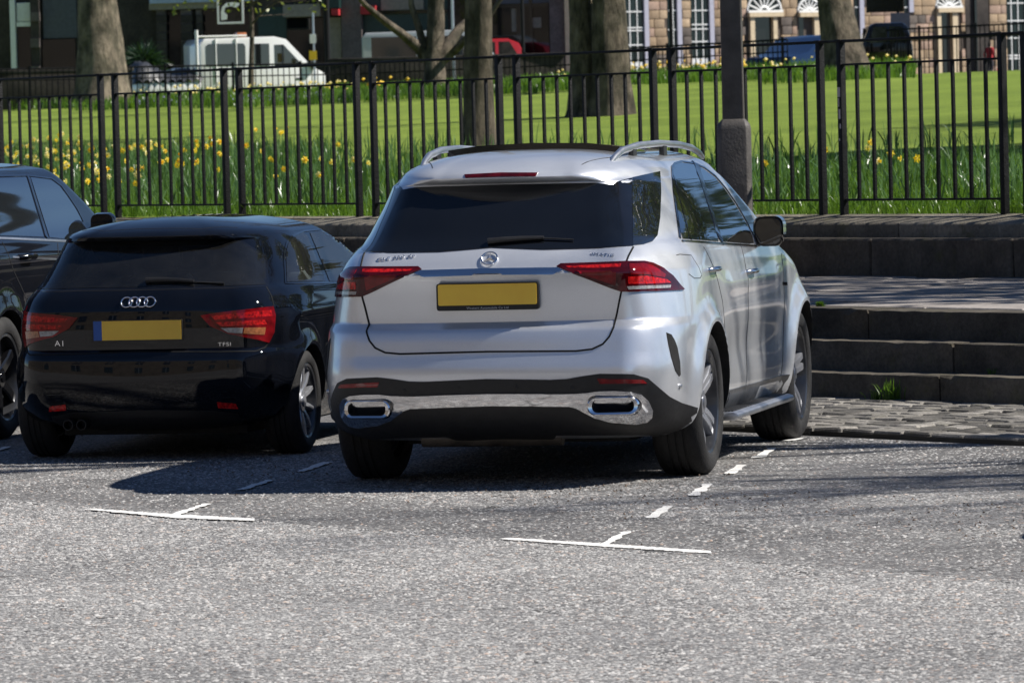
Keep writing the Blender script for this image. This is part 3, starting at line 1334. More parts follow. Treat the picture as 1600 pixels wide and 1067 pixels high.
        me = bpy.data.meshes.new_from_object(to.evaluated_get(bpy.context.evaluated_depsgraph_get()))
        bpy.data.objects.remove(to)
        for v in me.vertices:
            c = v.co
            p_ = h + ex * c.x * sx + ey * c.y + n * (off + ext + c.z)
            v.co = Vector(p_)
        me.materials.clear()
        return link(name, me, parent or s.root, mat)


def car_paint(name, c, metal, rough, orange=0.008, dirt=0.06):
    m, t, b = nt(name)
    if max(c) < 0.1:
        b.inputs['Specular IOR Level'].default_value = 0.0
    p = pos_coord(t, obj=True)
    fl = ramp(t, noise(t, p, 900, 2.0, 0.8), [(0.3, tuple(x * 0.82 for x in c)), (0.7, tuple(min(1, x * 1.15) for x in c))])
    dust = ramp(t, noise(t, p, 2.3, 6.0, 0.7), [(0.35, (0, 0, 0)), (0.8, (1, 1, 1))])
    cc = mixc(t, mathn(t, 'MULTIPLY', dust, dirt), fl, (0.30, 0.28, 0.25))
    t.links.new(cc, b.inputs['Base Color'])
    b.inputs['Metallic'].default_value = metal
    t.links.new(mathn(t, 'ADD', mathn(t, 'MULTIPLY', dust, 0.08), rough), b.inputs['Roughness'])
    b.inputs['Coat Weight'].default_value = 1.0
    t.links.new(mathn(t, 'ADD', mathn(t, 'MULTIPLY', dust, 0.03), 0.015), b.inputs['Coat Roughness'])
    bump(t, b, noise(t, p, 38, 2.0), orange, 0.004)
    MATS[name] = m
    return m


SILVER = car_paint('silver_paint', (0.79, 0.81, 0.84), 0.60, 0.29)
BLACKP = car_paint('black_paint', (0.003, 0.004, 0.007), 0.0, 0.25, dirt=0.012)
DARKP = car_paint('offroader_paint', (0.004, 0.005, 0.008), 0.0, 0.25, dirt=0.012)
GLASS = pm('tinted_glass', (0.006, 0.007, 0.009), 0.035, var=0.05, rvar=0.012, spec=0.6, vs=3)
GLASS2 = pm('side_glass', (0.010, 0.012, 0.013), 0.03, coat=1.0, var=0.05, rvar=0.01, spec=1.0, vs=3)
PLAST = pm('black_plastic', (0.012, 0.012, 0.013), 0.5, var=0.15, vs=20, bmp=0.15, bs=220)
GLOSSB = pm('gloss_black', (0.006, 0.006, 0.007), 0.08, coat=0.5, var=0.05, rvar=0.03)
UNDER = pm('underbody', (0.010, 0.010, 0.010), 0.9, var=0.2)
CHROME = pm('chrome', (0.78, 0.78, 0.80), 0.11, 1.0, var=0.03, rvar=0.03)
ALU = pm('satin_aluminium', (0.62, 0.63, 0.65), 0.38, 1.0, var=0.05, rvar=0.06)
SPOKE = pm('wheel_spoke', (0.42, 0.43, 0.46), 0.30, 0.6, coat=0.4, var=0.08)
DALU = pm('dark_wheel_paint', (0.06, 0.062, 0.068), 0.32, 0.6, coat=0.4, var=0.1)
RUBBER = pm('tyre_rubber', (0.014, 0.0135, 0.0135), 0.78, var=0.25, vs=14, bmp=0.3, bs=120)
REDL = pm('red_lens', (0.20, 0.004, 0.007), 0.06, coat=0.35, spec=0.35, var=0.3, vs=16, rvar=0.03)
REDD = pm('dark_red_lens', (0.06, 0.002, 0.004), 0.05, coat=0.35, spec=0.35, var=0.3, vs=14, rvar=0.02)
REDB = pm('bright_red_lens', (0.46, 0.010, 0.010), 0.10, coat=0.35, spec=0.35, var=0.45, vs=60, rvar=0.04)
CLEARL = pm('clear_lens', (0.32, 0.31, 0.30), 0.12, coat=1.0, var=0.25, vs=50)
AMBERL = pm('amber_lens', (0.40, 0.14, 0.05), 0.12, coat=1.0, var=0.25, vs=50)
PLATEY = pm('number_plate_yellow', (1.0, 0.60, 0.055), 0.35, coat=0.3, var=0.03)
PLATEB = pm('plate_blue', (0.02, 0.10, 0.38), 0.4, var=0.05)
GREYP = pm('sill_grey', (0.045, 0.047, 0.052), 0.35, coat=0.2, var=0.1)


def wheel_meshes(key, R, width, rimr, style):
    """meshes with the wheel's outer face towards +x, centre at the origin"""
    w = width / 2
    tp = [(-w * .80, rimr), (-w * .97, rimr + (R - rimr) * .25), (-w * 1.0, rimr + (R - rimr) * .55), (-w * .93, R - .030), (-w * .80, R - .008),
          (-w * .5, R)]
    for g in (-.30, 0.0, .30):
        tp += [(w * (g - .05), R), (w * (g - .04), R - .007), (w * (g + .04), R - .007), (w * (g + .05), R)]
    tp += [(w * .5, R), (w * .80, R - .008), (w * .93, R - .030), (w * 1.0, rimr + (R - rimr) * .55), (w * .985, rimr + (R - rimr) * .3),
           (w * .95, rimr + (R - rimr) * .12), (w * .88, rimr + .004), (w * .80, rimr)]
    tyre = MB().lathe(tp, 72, closed=True).build('tyre', RUBBER, None, smooth=True, angle=50).data
    rim = MB()
    rim.lathe([(w * .86, rimr + .010), (w * .885, rimr), (w * .84, rimr - .012), (w * .60, rimr - .022), (-w * .6, rimr - .035), (-w * .6, rimr - .028),
               (w * .58, rimr - .006), (w * .80, rimr + .006)], 64, closed=True)
    fx = w * .70
    nbar = len(rim.f)
    if style == 'twin5':
        for i in range(5):
            t0 = 2 * math.pi * i / 5 + 0.3
            for s in (-1, 1):
                a0, a1 = t0 + s * 0.28, t0 + s * 0.13
                for side in (0,):
                    p0 = np.array([0, math.cos(a0), math.sin(a0)]) * .062
                    p1 = np.array([0, math.cos(a1), math.sin(a1)]) * (rimr - .014)
                    d = (p1 - p0) / np.linalg.norm(p1 - p0)
                    sd = np.cross((1, 0, 0), d)
                    c = []
                    for (pp, hw, xo) in ((p0, .024, fx - .03), (p0 * .4 + p1 * .6, .019, fx), (p1, .024, fx + .006)):
                        for (q, dx) in ((-1, -.012), (-.75, 0), (.75, 0), (1, -.012)):
                            c.append(pp + sd * hw * q + np.array([xo + dx, 0, 0]))
                        c.append(pp + sd * hw * .9 + np.array([xo - .05, 0, 0]))
                        c.append(pp - sd * hw * .9 + np.array([xo - .05, 0, 0]))
                    fs = []
                    for k in (0, 6):
                        for j in range(6):
                            fs.append((k + j, k + (j + 1) % 6, k + 6 + (j + 1) % 6, k + 6 + j))
                    rim.add(c, fs)
    else:
        nsp = {'spoke10': 10, 'spoke5': 5}[style]
        for i in range(nsp):
            t0 = 2 * math.pi * i / nsp + 0.15
            d = np.array([0, math.cos(t0), math.sin(t0)])
            sd = np.cross((1, 0, 0), d)
            hw0, hw1 = (.016, .013) if nsp == 10 else (.04, .030)
            c = []
            for (r_, hw, xo) in ((.05, hw0, fx - .02), (rimr * .6, (hw0 + hw1) / 2, fx), (rimr - .012, hw1 * 1.2, fx + .004)):
                for (q, dx) in ((-1, -.010), (-.7, 0), (.7, 0), (1, -.010)):
                    c.append(d * r_ + sd * hw * q + np.array([xo + dx, 0, 0]))
                c.append(d * r_ + sd * hw * .9 + np.array([xo - .045, 0, 0]))
                c.append(d * r_ - sd * hw * .9 + np.array([xo - .045, 0, 0]))
            fs = []
            for k in (0, 6):
                for j in range(6):
                    fs.append((k + j, k + (j + 1) % 6, k + 6 + (j + 1) % 6, k + 6 + j))
            rim.add(c, fs)
    rim.lathe([(fx - .06, .001), (fx - .06, .075), (fx - .02, .075), (fx - .008, .060), (fx - .006, .035), (fx + .002, .033), (fx + .002, .001)], 32)
    rimd = rim.build('rim', [{'twin5': SPOKE, 'spoke10': SPOKE, 'spoke5': GLOSSB}[style], DALU], None, smooth=True, angle=30).data
    for q, po in enumerate(rimd.polygons):
        po.material_index = 1 if q < nbar else 0
    hub = MB().lathe([(-w * .5, .001), (-w * .5, rimr - .04), (-w * .45, rimr - .04), (-w * .45, .17), (w * .05, .17), (w * .08, .001)], 40).build('wheel', UNDER, None, smooth=True, angle=30).data
    for me in (tyre, rimd, hub):
        for o in [o for o in bpy.data.objects if o.data is me]:
            bpy.data.objects.remove(o)
    return hub, tyre, rimd


def put_wheel(ms, root, x, y, z, steer=0.0, spin=0.0):
    hub = bpy.data.objects.new('wheel', ms[0])
    col.objects.link(hub)
    hub.parent = root
    hub.location = (x, y, z)
    hub.rotation_euler = (spin, 0, (0 if x > 0 else math.pi) + steer)
    for nm, me in (('tyre', ms[1]), ('rim', ms[2])):
        o = bpy.data.objects.new(nm, me)
        col.objects.link(o)
        o.parent = hub
    return hub


# ------------------------------------------------------------------ the silver car
def flare(centres, amp, r0, sg):
    def f(p):
        x, y, z = p
        d = 0.0
        for (yc, zc) in centres:
            r = math.hypot(y - yc, z - zc)
            if z > 0.1:
                d += amp * math.exp(-((r - r0) / sg) ** 2) if r > r0 else amp
        k = min(1.0, max(0.0, (abs(x) - 0.6) / 0.25))
        return d * k
    return f


CW = [(1.061, 0.385), (4.056, 0.385)]
fl = flare(CW, 0.042, 0.435, 0.075)


def gle_mod(p):
    x, y, z = p
    d = fl(p)
    # hollowed lower doors and shoulder line
    if 1.5 < y < 3.6 and 0.3 < z < 1.1 and x > 0.6:
        e = min(1, (y - 1.5) / 0.3, (3.6 - y) / 0.3)
        d -= 0.015 * e * math.exp(-((z - 0.62) / 0.13) ** 2)
        d += 0.008 * e * math.exp(-((z - 0.98) / 0.05) ** 2)
    return (x + d, y, z)


gk = [  # z, tail y, nose y, half width, rear corner (x, y), front corner (x, y)
    (.235, .42, 4.55, .84, .30, .55, .40, .60), (.30, .17, 4.75, .915, .30, .55, .40, .60), (.38, .075, 4.86, .95, .30, .55, .45, .65),
    (.50, .012, 4.91, .968, .30, .58, .45, .70), (.60, .0, 4.924, .974, .30, .60, .45, .72), (.70, .022, 4.92, .976, .30, .62, .46, .75),
    (.81, .045, 4.90, .978, .31, .66, .48, .80), (.832, .060, 4.895, .978, .31, .68, .48, .80), (.862, .112, 4.885, .977, .31, .70, .48, .80),
    (1.00, .104, 4.76, .970, .32, .82, .50, .85), (1.09, .088, 4.50, .960, .33, .90, .50, .85), (1.108, .082, 4.40, .957, .33, .92, .50, .80),
    (1.125, .098, 4.28, .953, .33, .94, .50, .75), (1.18, .142, 4.02, .940, .34, 1.02, .48, .60), (1.24, .200, 3.80, .915, .36, 1.12, .45, .50),
    (1.262, .228, 3.78, .898, .37, 1.16, .44, .48), (1.40, .365, 3.53, .828, .34, 1.10, .42, .42), (1.545, .510, 3.28, .748, .27, .85, .40, .40),
    (1.566, .525, 3.24, .735, .26, .78, .40, .40), (1.580, .465, 3.21, .724, .34, .92, .40, .40), (1.602, .440, 3.18, .708, .37, .95, .40, .40),
    (1.628, .468, 3.14, .690, .36, .93, .38, .40), (1.652, .520, 3.09, .662, .34, .88, .38, .40)]
V, F_ = ring_body(gk, 0.090, (1.35, 2.5), ([.2, .6, .9, 1.1, 1.25, 1.6], [.05, .045, .05, .05, .07, .06]), gle_mod, cpow=(2.9, .85))
GLE = empty('parked_car', (0, 0, 0))
tag(GLE, 'silver sport utility car with roof rails parked beside the stone steps', 'car', 'cars parked in the bays')
me = cut_arches(V, F_, CW, 0.425, 0.60, SILVER, UNDER)
K = Kit(me, (0, 0, 0), GLE)
body = link('body', me, GLE)

CX = None
gq = [K.cast(q, 'view')[0] for q in ((968, 320), (970.5, 345), (973.6, 385.5), (930, 388.5), (850, 390.5))]
glass = K.patch('rear_window', [(0, 1.5625), (.30, 1.561), (.48, 1.559), (.572, 1.545)] + [(q[0], q[2]) for q in gq] + [(0, 1.2425)], GLASS, 'rear', off=0.0045, mirror='join', step=.03)
K.patch('pillar_trim', [(956, 289.5), (963, 284.5), (987, 278), (989.5, 384.6), (968, 386), (962, 330)], GLOSSB, off=0.002, mirror='copy', step=6)
K.patch('quarter_window', [(987.2, 277.8), (1031, 268), (1032.5, 300), (1031, 340), (1027, 368), (1019, 378), (1005, 382.5), (988.8, 384)], GLASS2, off=0.0035, mirror='copy', step=6)
K.patch('door_window', [(1051, 266), (1053, 258.5), (1064, 255), (1085, 258), (1122, 377.5), (1067, 374), (1062.5, 362), (1053, 296)], GLASS2, off=0.004, mirror='copy', step=5)
K.patch('door_window', [(1090.5, 260), (1099, 265), (1116, 278), (1132, 297), (1149, 322), (1165, 349), (1174, 368), (1177, 380), (1170, 381), (1129, 378)], GLASS2, off=0.004, mirror='copy', step=5)
K.line('window_trim', [(1062, 372), (1052, 300), (1049.5, 262), (1054, 256.3), (1065, 252.8), (1086, 256), (1100, 262.2), (1117, 275), (1133.5, 294.5), (1150.5, 319.5), (1166.5, 347), (1178, 370), (1182, 383)], 0.018, GLOSSB, off=0.005, mirror='copy')
K.line('door_pillar', [(1087.5, 257.5), (1126, 378)], 0.075, GLOSSB, off=0.006, mirror='copy')
K.line('sill_trim', [(1066, 377.3), (1120, 380.6), (1181, 384.8)], 0.016, CHROME, off=0.006, mirror='copy')
K.line('window_bar', [(1052.5, 276), (1078, 374)], 0.022, GLOSSB, off=0.006, mirror='copy')

# tail lamps
lamp = [(870, 417), (876.5, 412.9), (926, 411.4), (978, 409.4), (1006, 409), (1019.5, 412), (1036, 420), (1050, 431), (1062, 446), (1068, 452), (1065, 453.4),
        (1025, 455), (970, 455.8), (951, 449), (915, 434.5), (885, 423.2)]
LA = K.patch('tail_lamp', lamp, REDD, off=0.009, mirror='copy', step=4, depth=0.014)


def lamp_bits(kit, pol, mat, off, pars, name='lamp_element'):
    o1, o2 = kit.patch(name, pol, mat, off=off, mirror='copy', step=4)
    o1.parent, o2.parent = pars
    return o1, o2


lamp_bits(K, [(884, 417.5), (930, 415.5), (970, 414), (969, 419), (930, 421), (888, 420)], REDB, 0.0105, LA)
lamp_bits(K, [(900, 424.5), (935, 424), (962, 425), (962, 446), (948, 441.5), (920, 431.5)], REDL, 0.0105, LA)
lamp_bits(K, [(982, 414), (1004, 413), (1016, 416), (1030, 423), (1038, 429), (1036, 434), (1010, 429), (984, 429)], REDL, 0.0105, LA)
lamp_bits(K, [(980, 432), (1008, 431), (1040, 437), (1046, 442), (1010, 443.5), (980, 443.5)], REDB, 0.0105, LA)
lamp_bits(K, [(979, 447.4), (1046, 445.6), (1045, 450), (981, 452.6)], CLEARL, 0.0108, LA, 'reversing_lamp')

GAPM = pm('panel_gap', (0.004, 0.004, 0.004), 0.9)
K.line('tailgate_gap', [(989.5, 386), (982, 400), (977.5, 412), (973.5, 440), (970.5, 457), (967.5, 471), (964, 489.6), (959, 511), (952, 526), (942, 537.5), (925, 545.5), (900, 548.4), (CX, 549.4)], 0.011, GAPM, off=0.0035, mirror='join')
K.patch('tailgate_trim', [(CX, 420.6), (850, 419.6), (871, 419.4), (880, 424.2), (862, 428.2), (CX, 428.8)], CHROME, off=0.009, mirror='join', step=4)
K.patch('bumper_vent', [(1041, 519.6), (1048.6, 522.7), (1054, 532), (1058, 542.8), (1062, 565), (1063, 585), (1061, 588), (1055, 579), (1048.6, 558), (1044, 536.6)], UNDER, off=0.003, mirror='copy', step=4)
clad = [(CX, 592), (860, 593.3), (885, 592), (912, 587.3), (937, 583.8), (990, 584.5), (1011.5, 590.7), (1027, 604), (1045.5, 619.5), (1064, 629), (1089, 636.5),
        (1087, 652), (1060, 671), (1019, 682), (927, 687), (CX, 684)]
K.patch('bumper_cladding', clad, PLAST, off=0.006, mirror='join', step=7)
chrm = [(CX, 614.5), (880, 614.4), (915.6, 613), (936, 610.2), (960, 609.6), (985, 611), (1000, 615), (1011, 624.7), (1017.5, 638.8), (1016.5, 650), (1009.4, 656.6), (992.5, 659.4),
        (955, 656.6), (928.8, 650), (913.8, 642.5), (900.6, 635.5), (889, 632.6), (CX, 632)]
K.patch('diffuser_trim', chrm, CHROME, off=0.016, mirror='join', step=5, depth=0.012)


def rrect(x0, y0, x1, y1, r, n=5):
    out = []
    for (cx, cy, a0) in ((x1 - r, y0 + r, -90), (x1 - r, y1 - r, 0), (x0 + r, y1 - r, 90), (x0 + r, y0 + r, 180)):
        for i in range(n + 1):
            t = math.radians(a0 + 90 * i / n)
            out.append((cx + r * math.cos(t), cy + r * math.sin(t)))
    return out


for s in (1, -1):
    # one exhaust outlet: dark surround, chrome lip with depth, black bore
    def loop(w, h, y, r):
        return [np.array([s * (0.650 + a), K.cast((0.650 + a, 0.44), 'rear')[0][1] + y, 0.424 + b2]) for a, b2 in rrect(-w / 2, -h / 2, w / 2, h / 2, r)]
    L0, L1, L2, L3, L4 = loop(.274, .104, -.016, .050), loop(.262, .094, -.046, .045), loop(.248, .085, -.052, .040), loop(.212, .067, -.046, .029), loop(.19, .055, .12, .024)
    n = len(L0)

    def rings(A, B):
        return A + B, [(i, (i + 1) % n, n + (i + 1) % n, n + i) for i in range(n)]
    e = K.mk('exhaust_outlet', *rings(L1, L2), CHROME)
    K.mk('lip', *rings(L2, L3), CHROME, e)
    K.mk('surround', L0 + L1, [(i, (i + 1) % n, n + (i + 1) % n, n + i) for i in range(n)], GLOSSB, e)
    K.mk('bore', L3 + L4, [(i, (i + 1) % n, n + (i + 1) % n, n + i) for i in range(n)] + [tuple(range(n, 2 * n))], UNDER, e)

K.patch('reflector', [(933, 591.3), (1004, 593), (1010, 598.6), (937, 599)], REDL, off=0.009, mirror='copy', step=4)
K.patch('brake_lamp', [(None, 270.5), (841, 270.6), (837, 276), (None, 276.6)], REDD, off=0.004, mirror='join', step=4)
for q in ((806, 605), (894, 606), (1062, 603)):
    h, n = K.cast(q, 'view')
    for s in (1, -1):
        MB().lathe([(-.004, .001), (-.004, .011), (.009, .010), (.011, .001)], 16, axis='z').build('parking_sensor', PLAST if q[0] < 1000 else ALU, GLE, smooth=True).matrix_local = \
            Matrix.Translation((h[0] * s, h[1], h[2])) @ Vector((n[0] * s, n[1], n[2])).to_track_quat('Z', 'Y').to_matrix().to_4x4()

# number plate on its holder
yp = 0.068
pf = MB().prism(rrect(-.270, .925, .270, 1.066, .014, 3), (1, 0, 0), (0, 0, 1), (0, 1, 0), .028, (0, yp + .004, 0)).build('number_plate', PLAST, GLE, smooth=True, angle=30)
MB().prism(rrect(-.260, .952, .260, 1.060, .008, 3), (1, 0, 0), (0, 0, 1), (0, 1, 0), .004, (0, yp - .001, 0)).build('plate_face', PLATEY, pf)


class Flat(Kit):
    def __init__(s, root, h, n):
        s.root, s.h, s.n = root, np.asarray(h, float), np.asarray(n, float)

    def cast(s, q, mode):
        return s.h + np.array([q[0], 0, q[1]]), s.n


PR = pm('plate_print', (0.55, 0.55, 0.55), 0.6)
Flat(pf, (0, yp + .003, .937), (0, -1, 0)).text('print', 'Western Automobile Co Ltd', (0, 0), 0.017, PR, ext=0.0004)

# star badge
h, n = K.cast((762, 405.5), 'view')
h = np.array([0, h[1], h[2]])
mb = MB()
ex = np.array([1.0, 0, 0])
ey = np.cross(n, ex)
ey /= np.linalg.norm(ey)
mb.tube([h + n * .008 + (ex * math.cos(t) + ey * math.sin(t)) * .042 for t in np.linspace(0, 2 * math.pi, 41)], .0045, 8, cap=False)
bd = mb.build('badge', CHROME, GLE, smooth=True, angle=60)
st = []
for i in range(6):
    t = math.pi / 2 + i * math.pi / 3
    r_ = .041 if i % 2 == 0 else .009
    st.append(h + n * .006 + (ex * math.cos(t) + ey * math.sin(t)) * r_)
stv = st + [h + n * .014]
MB().add(stv, [(i, (i + 1) % 6, 6) for i in range(6)] + [tuple(range(6))[::-1]]).build('star', CHROME, bd)
K.text('lettering', 'GLE 350 de', (619, 403.5), 0.030, CHROME, ext=0.002, sx=1.35)
K.text('lettering', '4MATIC', (941, 399), 0.025, CHROME, ext=0.002, sx=1.35)

# rear wiper
wp = [K.cast(q, 'view') for q in ((763, 381), (790, 378.5), (820, 376.6), (850, 375.4))]
wi = MB().tube([p_[0] + p_[1] * .018 for p_ in wp], [.016, .015, .013, .010], 8).build('wiper', PLAST, GLE, smooth=True)
wp = [K.cast(q, 'view') for q in ((848, 375.4), (870, 376.2), (896, 377.6))]
MB().tube([p_[0] + p_[1] * .014 for p_ in wp], .005, 6).build('wiper_blade', PLAST, wi, smooth=True)

# roof rails, sunroof
for s in (1, -1):
    pth = [(.510, .84, 1.660), (.516, .94, 1.693), (.524, 1.08, 1.723), (.545, 1.45, 1.749), (.563, 1.95, 1.755), (.580, 2.45, 1.744), (.588, 2.80, 1.722), (.590, 3.02, 1.692), (.588, 3.14, 1.665)]
    mb = MB().tube([(x * s, y, z) for x, y, z in pth], [.013, .017, .019, .019, .019, .019, .019, .017, .013], 10)
    rr = mb.build('roof_rail', ALU, GLE, smooth=True, angle=60)
    for (x, y) in ((.538, 1.32), (.566, 2.05)):
        zt = K.cast((x, y), 'top')[0][2]
        MB().box((x * s - .014, y - .05, zt - .012), (x * s + .014, y + .05, 1.742)).build('rail_foot', PLAST, rr, bevel=.004)
zt = K.cast((0.0, 1.3), 'top')[0][2]
sp = []
for (x, y, zo) in [(x, y, zo) for y, zo in ((1.30, .034), (1.60, .026), (2.05, .016)) for x in (-.47, -.3, 0, .3, .47)]:
    zz = K.cast((x, y), 'top')[0][2]
    sp.append((x, y, zz + zo))
low = []
for (x, y, z) in sp:
    low.append((x, y, K.cast((x, y), 'top')[0][2] - .006))
vv = sp + low
fs = []
for r_ in range(2):
    for c_ in range(4):
        a = r_ * 5 + c_
        fs += [(a, a + 1, a + 6, a + 5), (15 + a, 15 + a + 5, 15 + a + 6, 15 + a + 1)]
bd_ = [0, 1, 2, 3, 4, 9, 14, 13, 12, 11, 10, 5]
for i in range(12):
    a, b2 = bd_[i], bd_[(i + 1) % 12]
    fs.append((a, 15 + a, 15 + b2, b2))
MB().add(vv, fs).build('sunroof', GLOSSB, GLE, smooth=True, angle=30)
K.patch('roof_glass', [(-.46, 1.38), (.46, 1.38), (.45, 2.62), (-.45, 2.62)], GLOSSB, mode='top', off=0.002, step=.12)
K.patch('windscreen', [(-.62, 3.02), (.62, 3.02), (.78, 3.68), (-.78, 3.68)], GLASS2, mode='top', off=0.003, step=.12)
K.line('roof_seam', [(.40, .62), (.50, .95), (.535, 1.35)], .006, GAPM, mode='top', off=.001, step=.05, mirror='copy')

# doors: shut lines, handles, flap
K.line('door_gap', [(2.32, 1.20), (2.30, .95), (2.29, .60), (2.28, .40)], .007, GAPM, 'side', .0015, .04, 'copy')
K.line('door_gap', [(3.56, 1.10), (3.52, .95), (3.50, .70), (3.46, .40)], .007, GAPM, 'side', .0015, .04, 'copy')
K.line('door_gap', [(1.20, 1.20), (1.36, 1.06), (1.49, .90), (1.55, .66), (1.60, .42)], .007, GAPM, 'side', .0015, .04, 'copy')
K.line('fuel_flap_gap', [(1056.5, 399), (1062, 397.5), (1080, 399), (1092, 418), (1096.5, 430), (1094, 434.5), (1085, 434.8), (1076, 428)], .005, GAPM, off=.001, step=3)
for q in ((1113, 421), (1172, 424)):
    h, n = K.cast(q, 'view')
    for s in (1, -1):
        c = np.array([h[0] + .022, h[1], h[2]])
        pth = [c + np.array(d) for d in ((-.03, -.11, 0), (.004, -.085, .002), (.012, 0, .003), (.004, .085, .002), (-.03, .11, 0))]
        hd = MB().tube([(p_[0] * s, p_[1], p_[2]) for p_ in pth], [.011, .014, .015, .014, .011], 10).build('door_handle', CHROME, GLE, smooth=True, angle=60)
K.patch('fender_badge', [(1222.5, 440.5), (1229, 441), (1229.5, 446), (1223, 445.6)], GLOSSB, off=.004, step=2, mirror='copy')
# sills, running boards
K.patch('sill', [(1.50, .412), (3.58, .402), (3.60, .25), (1.46, .25)], GREYP, 'side', off=.006, step=.08, mirror='copy')
for s in (1, -1):
    pr = [(.90, .300), (1.015, .302), (1.045, .290), (1.045, .268), (1.015, .256), (.90, .256)]
    st_ = MB().prism(pr, (s, 0, 0), (0, 0, 1), (0, 1, 0), 1.86, (0, 1.52, 0)).build('running_board', ALU, GLE, bevel=.010)
    tr = MB()
    for i in range(5):
        tr.box((s * (.93 + i * .017) - .005, 1.58, .3005), (s * (.93 + i * .017) + .005, 3.32, .306))
    tr.build('tread_strip', PLAST, st_)
# mirrors
for s in (1, -1):
    c = np.array([1.005, 2.90, 1.245])
    mb = MB()
    prof = [(-.088, -.052, .02), (-.075, -.075, .03), (-.03, -.088, .045), (.03, -.088, .047), (.066, -.07, .04), (.08, -.04, .03), (.08, .03, .02)]
    vs_, fs_ = [], []
    out2 = rrect(-.082, -.088, .082, .082, .05, 4)
    n_ = len(out2)
    for (dy, sc_) in ((-.055, .90), (-.045, .98), (0, 1.0), (.04, .9), (.075, .62), (.085, .3)):
        vs_ += [(s * (c[0] + a * sc_), c[1] + dy, c[2] + b2 * sc_) for a, b2 in out2]
    for i in range(5):
        fs_ += [(i * n_ + j, i * n_ + (j + 1) % n_, (i + 1) * n_ + (j + 1) % n_, (i + 1) * n_ + j) for j in range(n_)]
    fs_ += [tuple(range(n_))[::-1], tuple(range(5 * n_, 6 * n_))]
    mo = MB().add(vs_, fs_).build('wing_mirror', GLOSSB, GLE, smooth=True, angle=50)
    MB().prism([(a * .86, b2 * .84) for a, b2 in out2], (s, 0, 0), (0, 0, 1), (0, 1, 0), .004, (s * c[0], c[1] - .0585, c[2])).build('mirror_glass', GLASS2, mo)
    vs2 = [(s * (c[0] + a * 1.05), c[1] + dy, c[2] + max(b2, -.02) * 1.05) for dy in (-.05, .0, .05) for a, b2 in out2]
    fs2 = []
    for i in range(2):
        fs2 += [(i * n_ + j, i * n_ + (j + 1) % n_, (i + 1) * n_ + (j + 1) % n_, (i + 1) * n_ + j) for j in range(n_)]
    MB().add(vs2, fs2).build('mirror_cap', SILVER, mo, smooth=True, angle=50)
    MB().tube([(s * .90, 2.98, 1.18), (s * .98, 2.93, 1.185)], .022, 8).build('mirror_arm', GLOSSB, mo, smooth=True)

W1 = wheel_meshes('suv', .385, .275, .272, 'twin5')
for (y, sp_) in ((1.061, .35), (4.056, 1.2)):
    for s in (1, -1):
        put_wheel(W1, GLE, s * .848, y, .385, 0.0, sp_)
ua = MB().box((-.60, .75, .20), (.60, 4.5, .30)).build('underbody', UNDER, GLE)
MB().tube([(-.45, .45, .255), (.3, .45, .255)], .055, 12).build('silencer', pm('rusty_steel', (0.10, 0.085, 0.07), .6, .5, var=.3), GLE, smooth=True)

# ------------------------------------------------------------------ the black hatchback
AL = (-2.655, 2.66, 0.0)
AW = [(.665, .305), (3.134, .305)]
fa_ = flare(AW, 0.020, 0.335, 0.06)


def a1_mod(p):
    x, y, z = p
    d = fa_(p)
    if x > 0.5 and .5 < y < 3.4:
        d += 0.012 * math.exp(-((z - .83) / .025) ** 2)
    return (x + d, y, z)


ak = [(.165, .34, 3.70, .70, .30, .50, .40, .50), (.24, .09, 3.84, .79, .30, .50, .40, .50), (.34, .03, 3.92, .835, .30, .52, .42, .55),
      (.48, .0, 3.95, .850, .30, .54, .42, .60), (.585, .006, 3.94, .853, .30, .56, .42, .60), (.625, .030, 3.92, .853, .30, .57, .42, .60),
      (.645, .055, 3.90, .853, .30, .58, .42, .62), (.76, .050, 3.76, .853, .30, .60, .42, .65), (.86, .058, 3.50, .850, .30, .64, .42, .70),
      (.93, .085, 3.22, .838, .31, .70, .42, .62), (.975, .120, 3.00, .820, .32, .76, .40, .50), (1.00, .145, 2.90, .800, .33, .80, .40, .48),
      (1.10, .235, 2.64, .755, .32, .82, .40, .42), (1.235, .360, 2.28, .690, .28, .70, .38, .40), (1.256, .378, 2.22, .676, .27, .66, .38, .40),
      (1.268, .318, 2.18, .668, .30, .74, .38, .40), (1.288, .300, 2.13, .652, .31, .76, .38, .40), (1.304, .322, 2.09, .632, .30, .74, .36, .40)]
V, F_ = ring_body(ak, 0.088, (.95, 1.60), ([.2, .6, 1.0, 1.3], [.06, .05, .06, .06]), a1_mod)
HAT = empty('parked_car', AL)
tag(HAT, 'black three-door hatchback parked between the silver car and the black off-roader', 'car', 'cars parked in the bays')
me = cut_arches(V, F_, AW, 0.332, 0.52, BLACKP, UNDER)
KA = Kit(me, AL, HAT)
KA.cu = lambda v, s=KA: Kit_cu(s, v)


def Kit_cu(s, v):
    lo, hi = 120.0, 330.0
    for _ in range(24):
        m_ = (lo + hi) / 2
        if s.cast((m_, v), 'view')[0][0] > 0:
            hi = m_
        else:
            lo = m_
    return (lo + hi) / 2


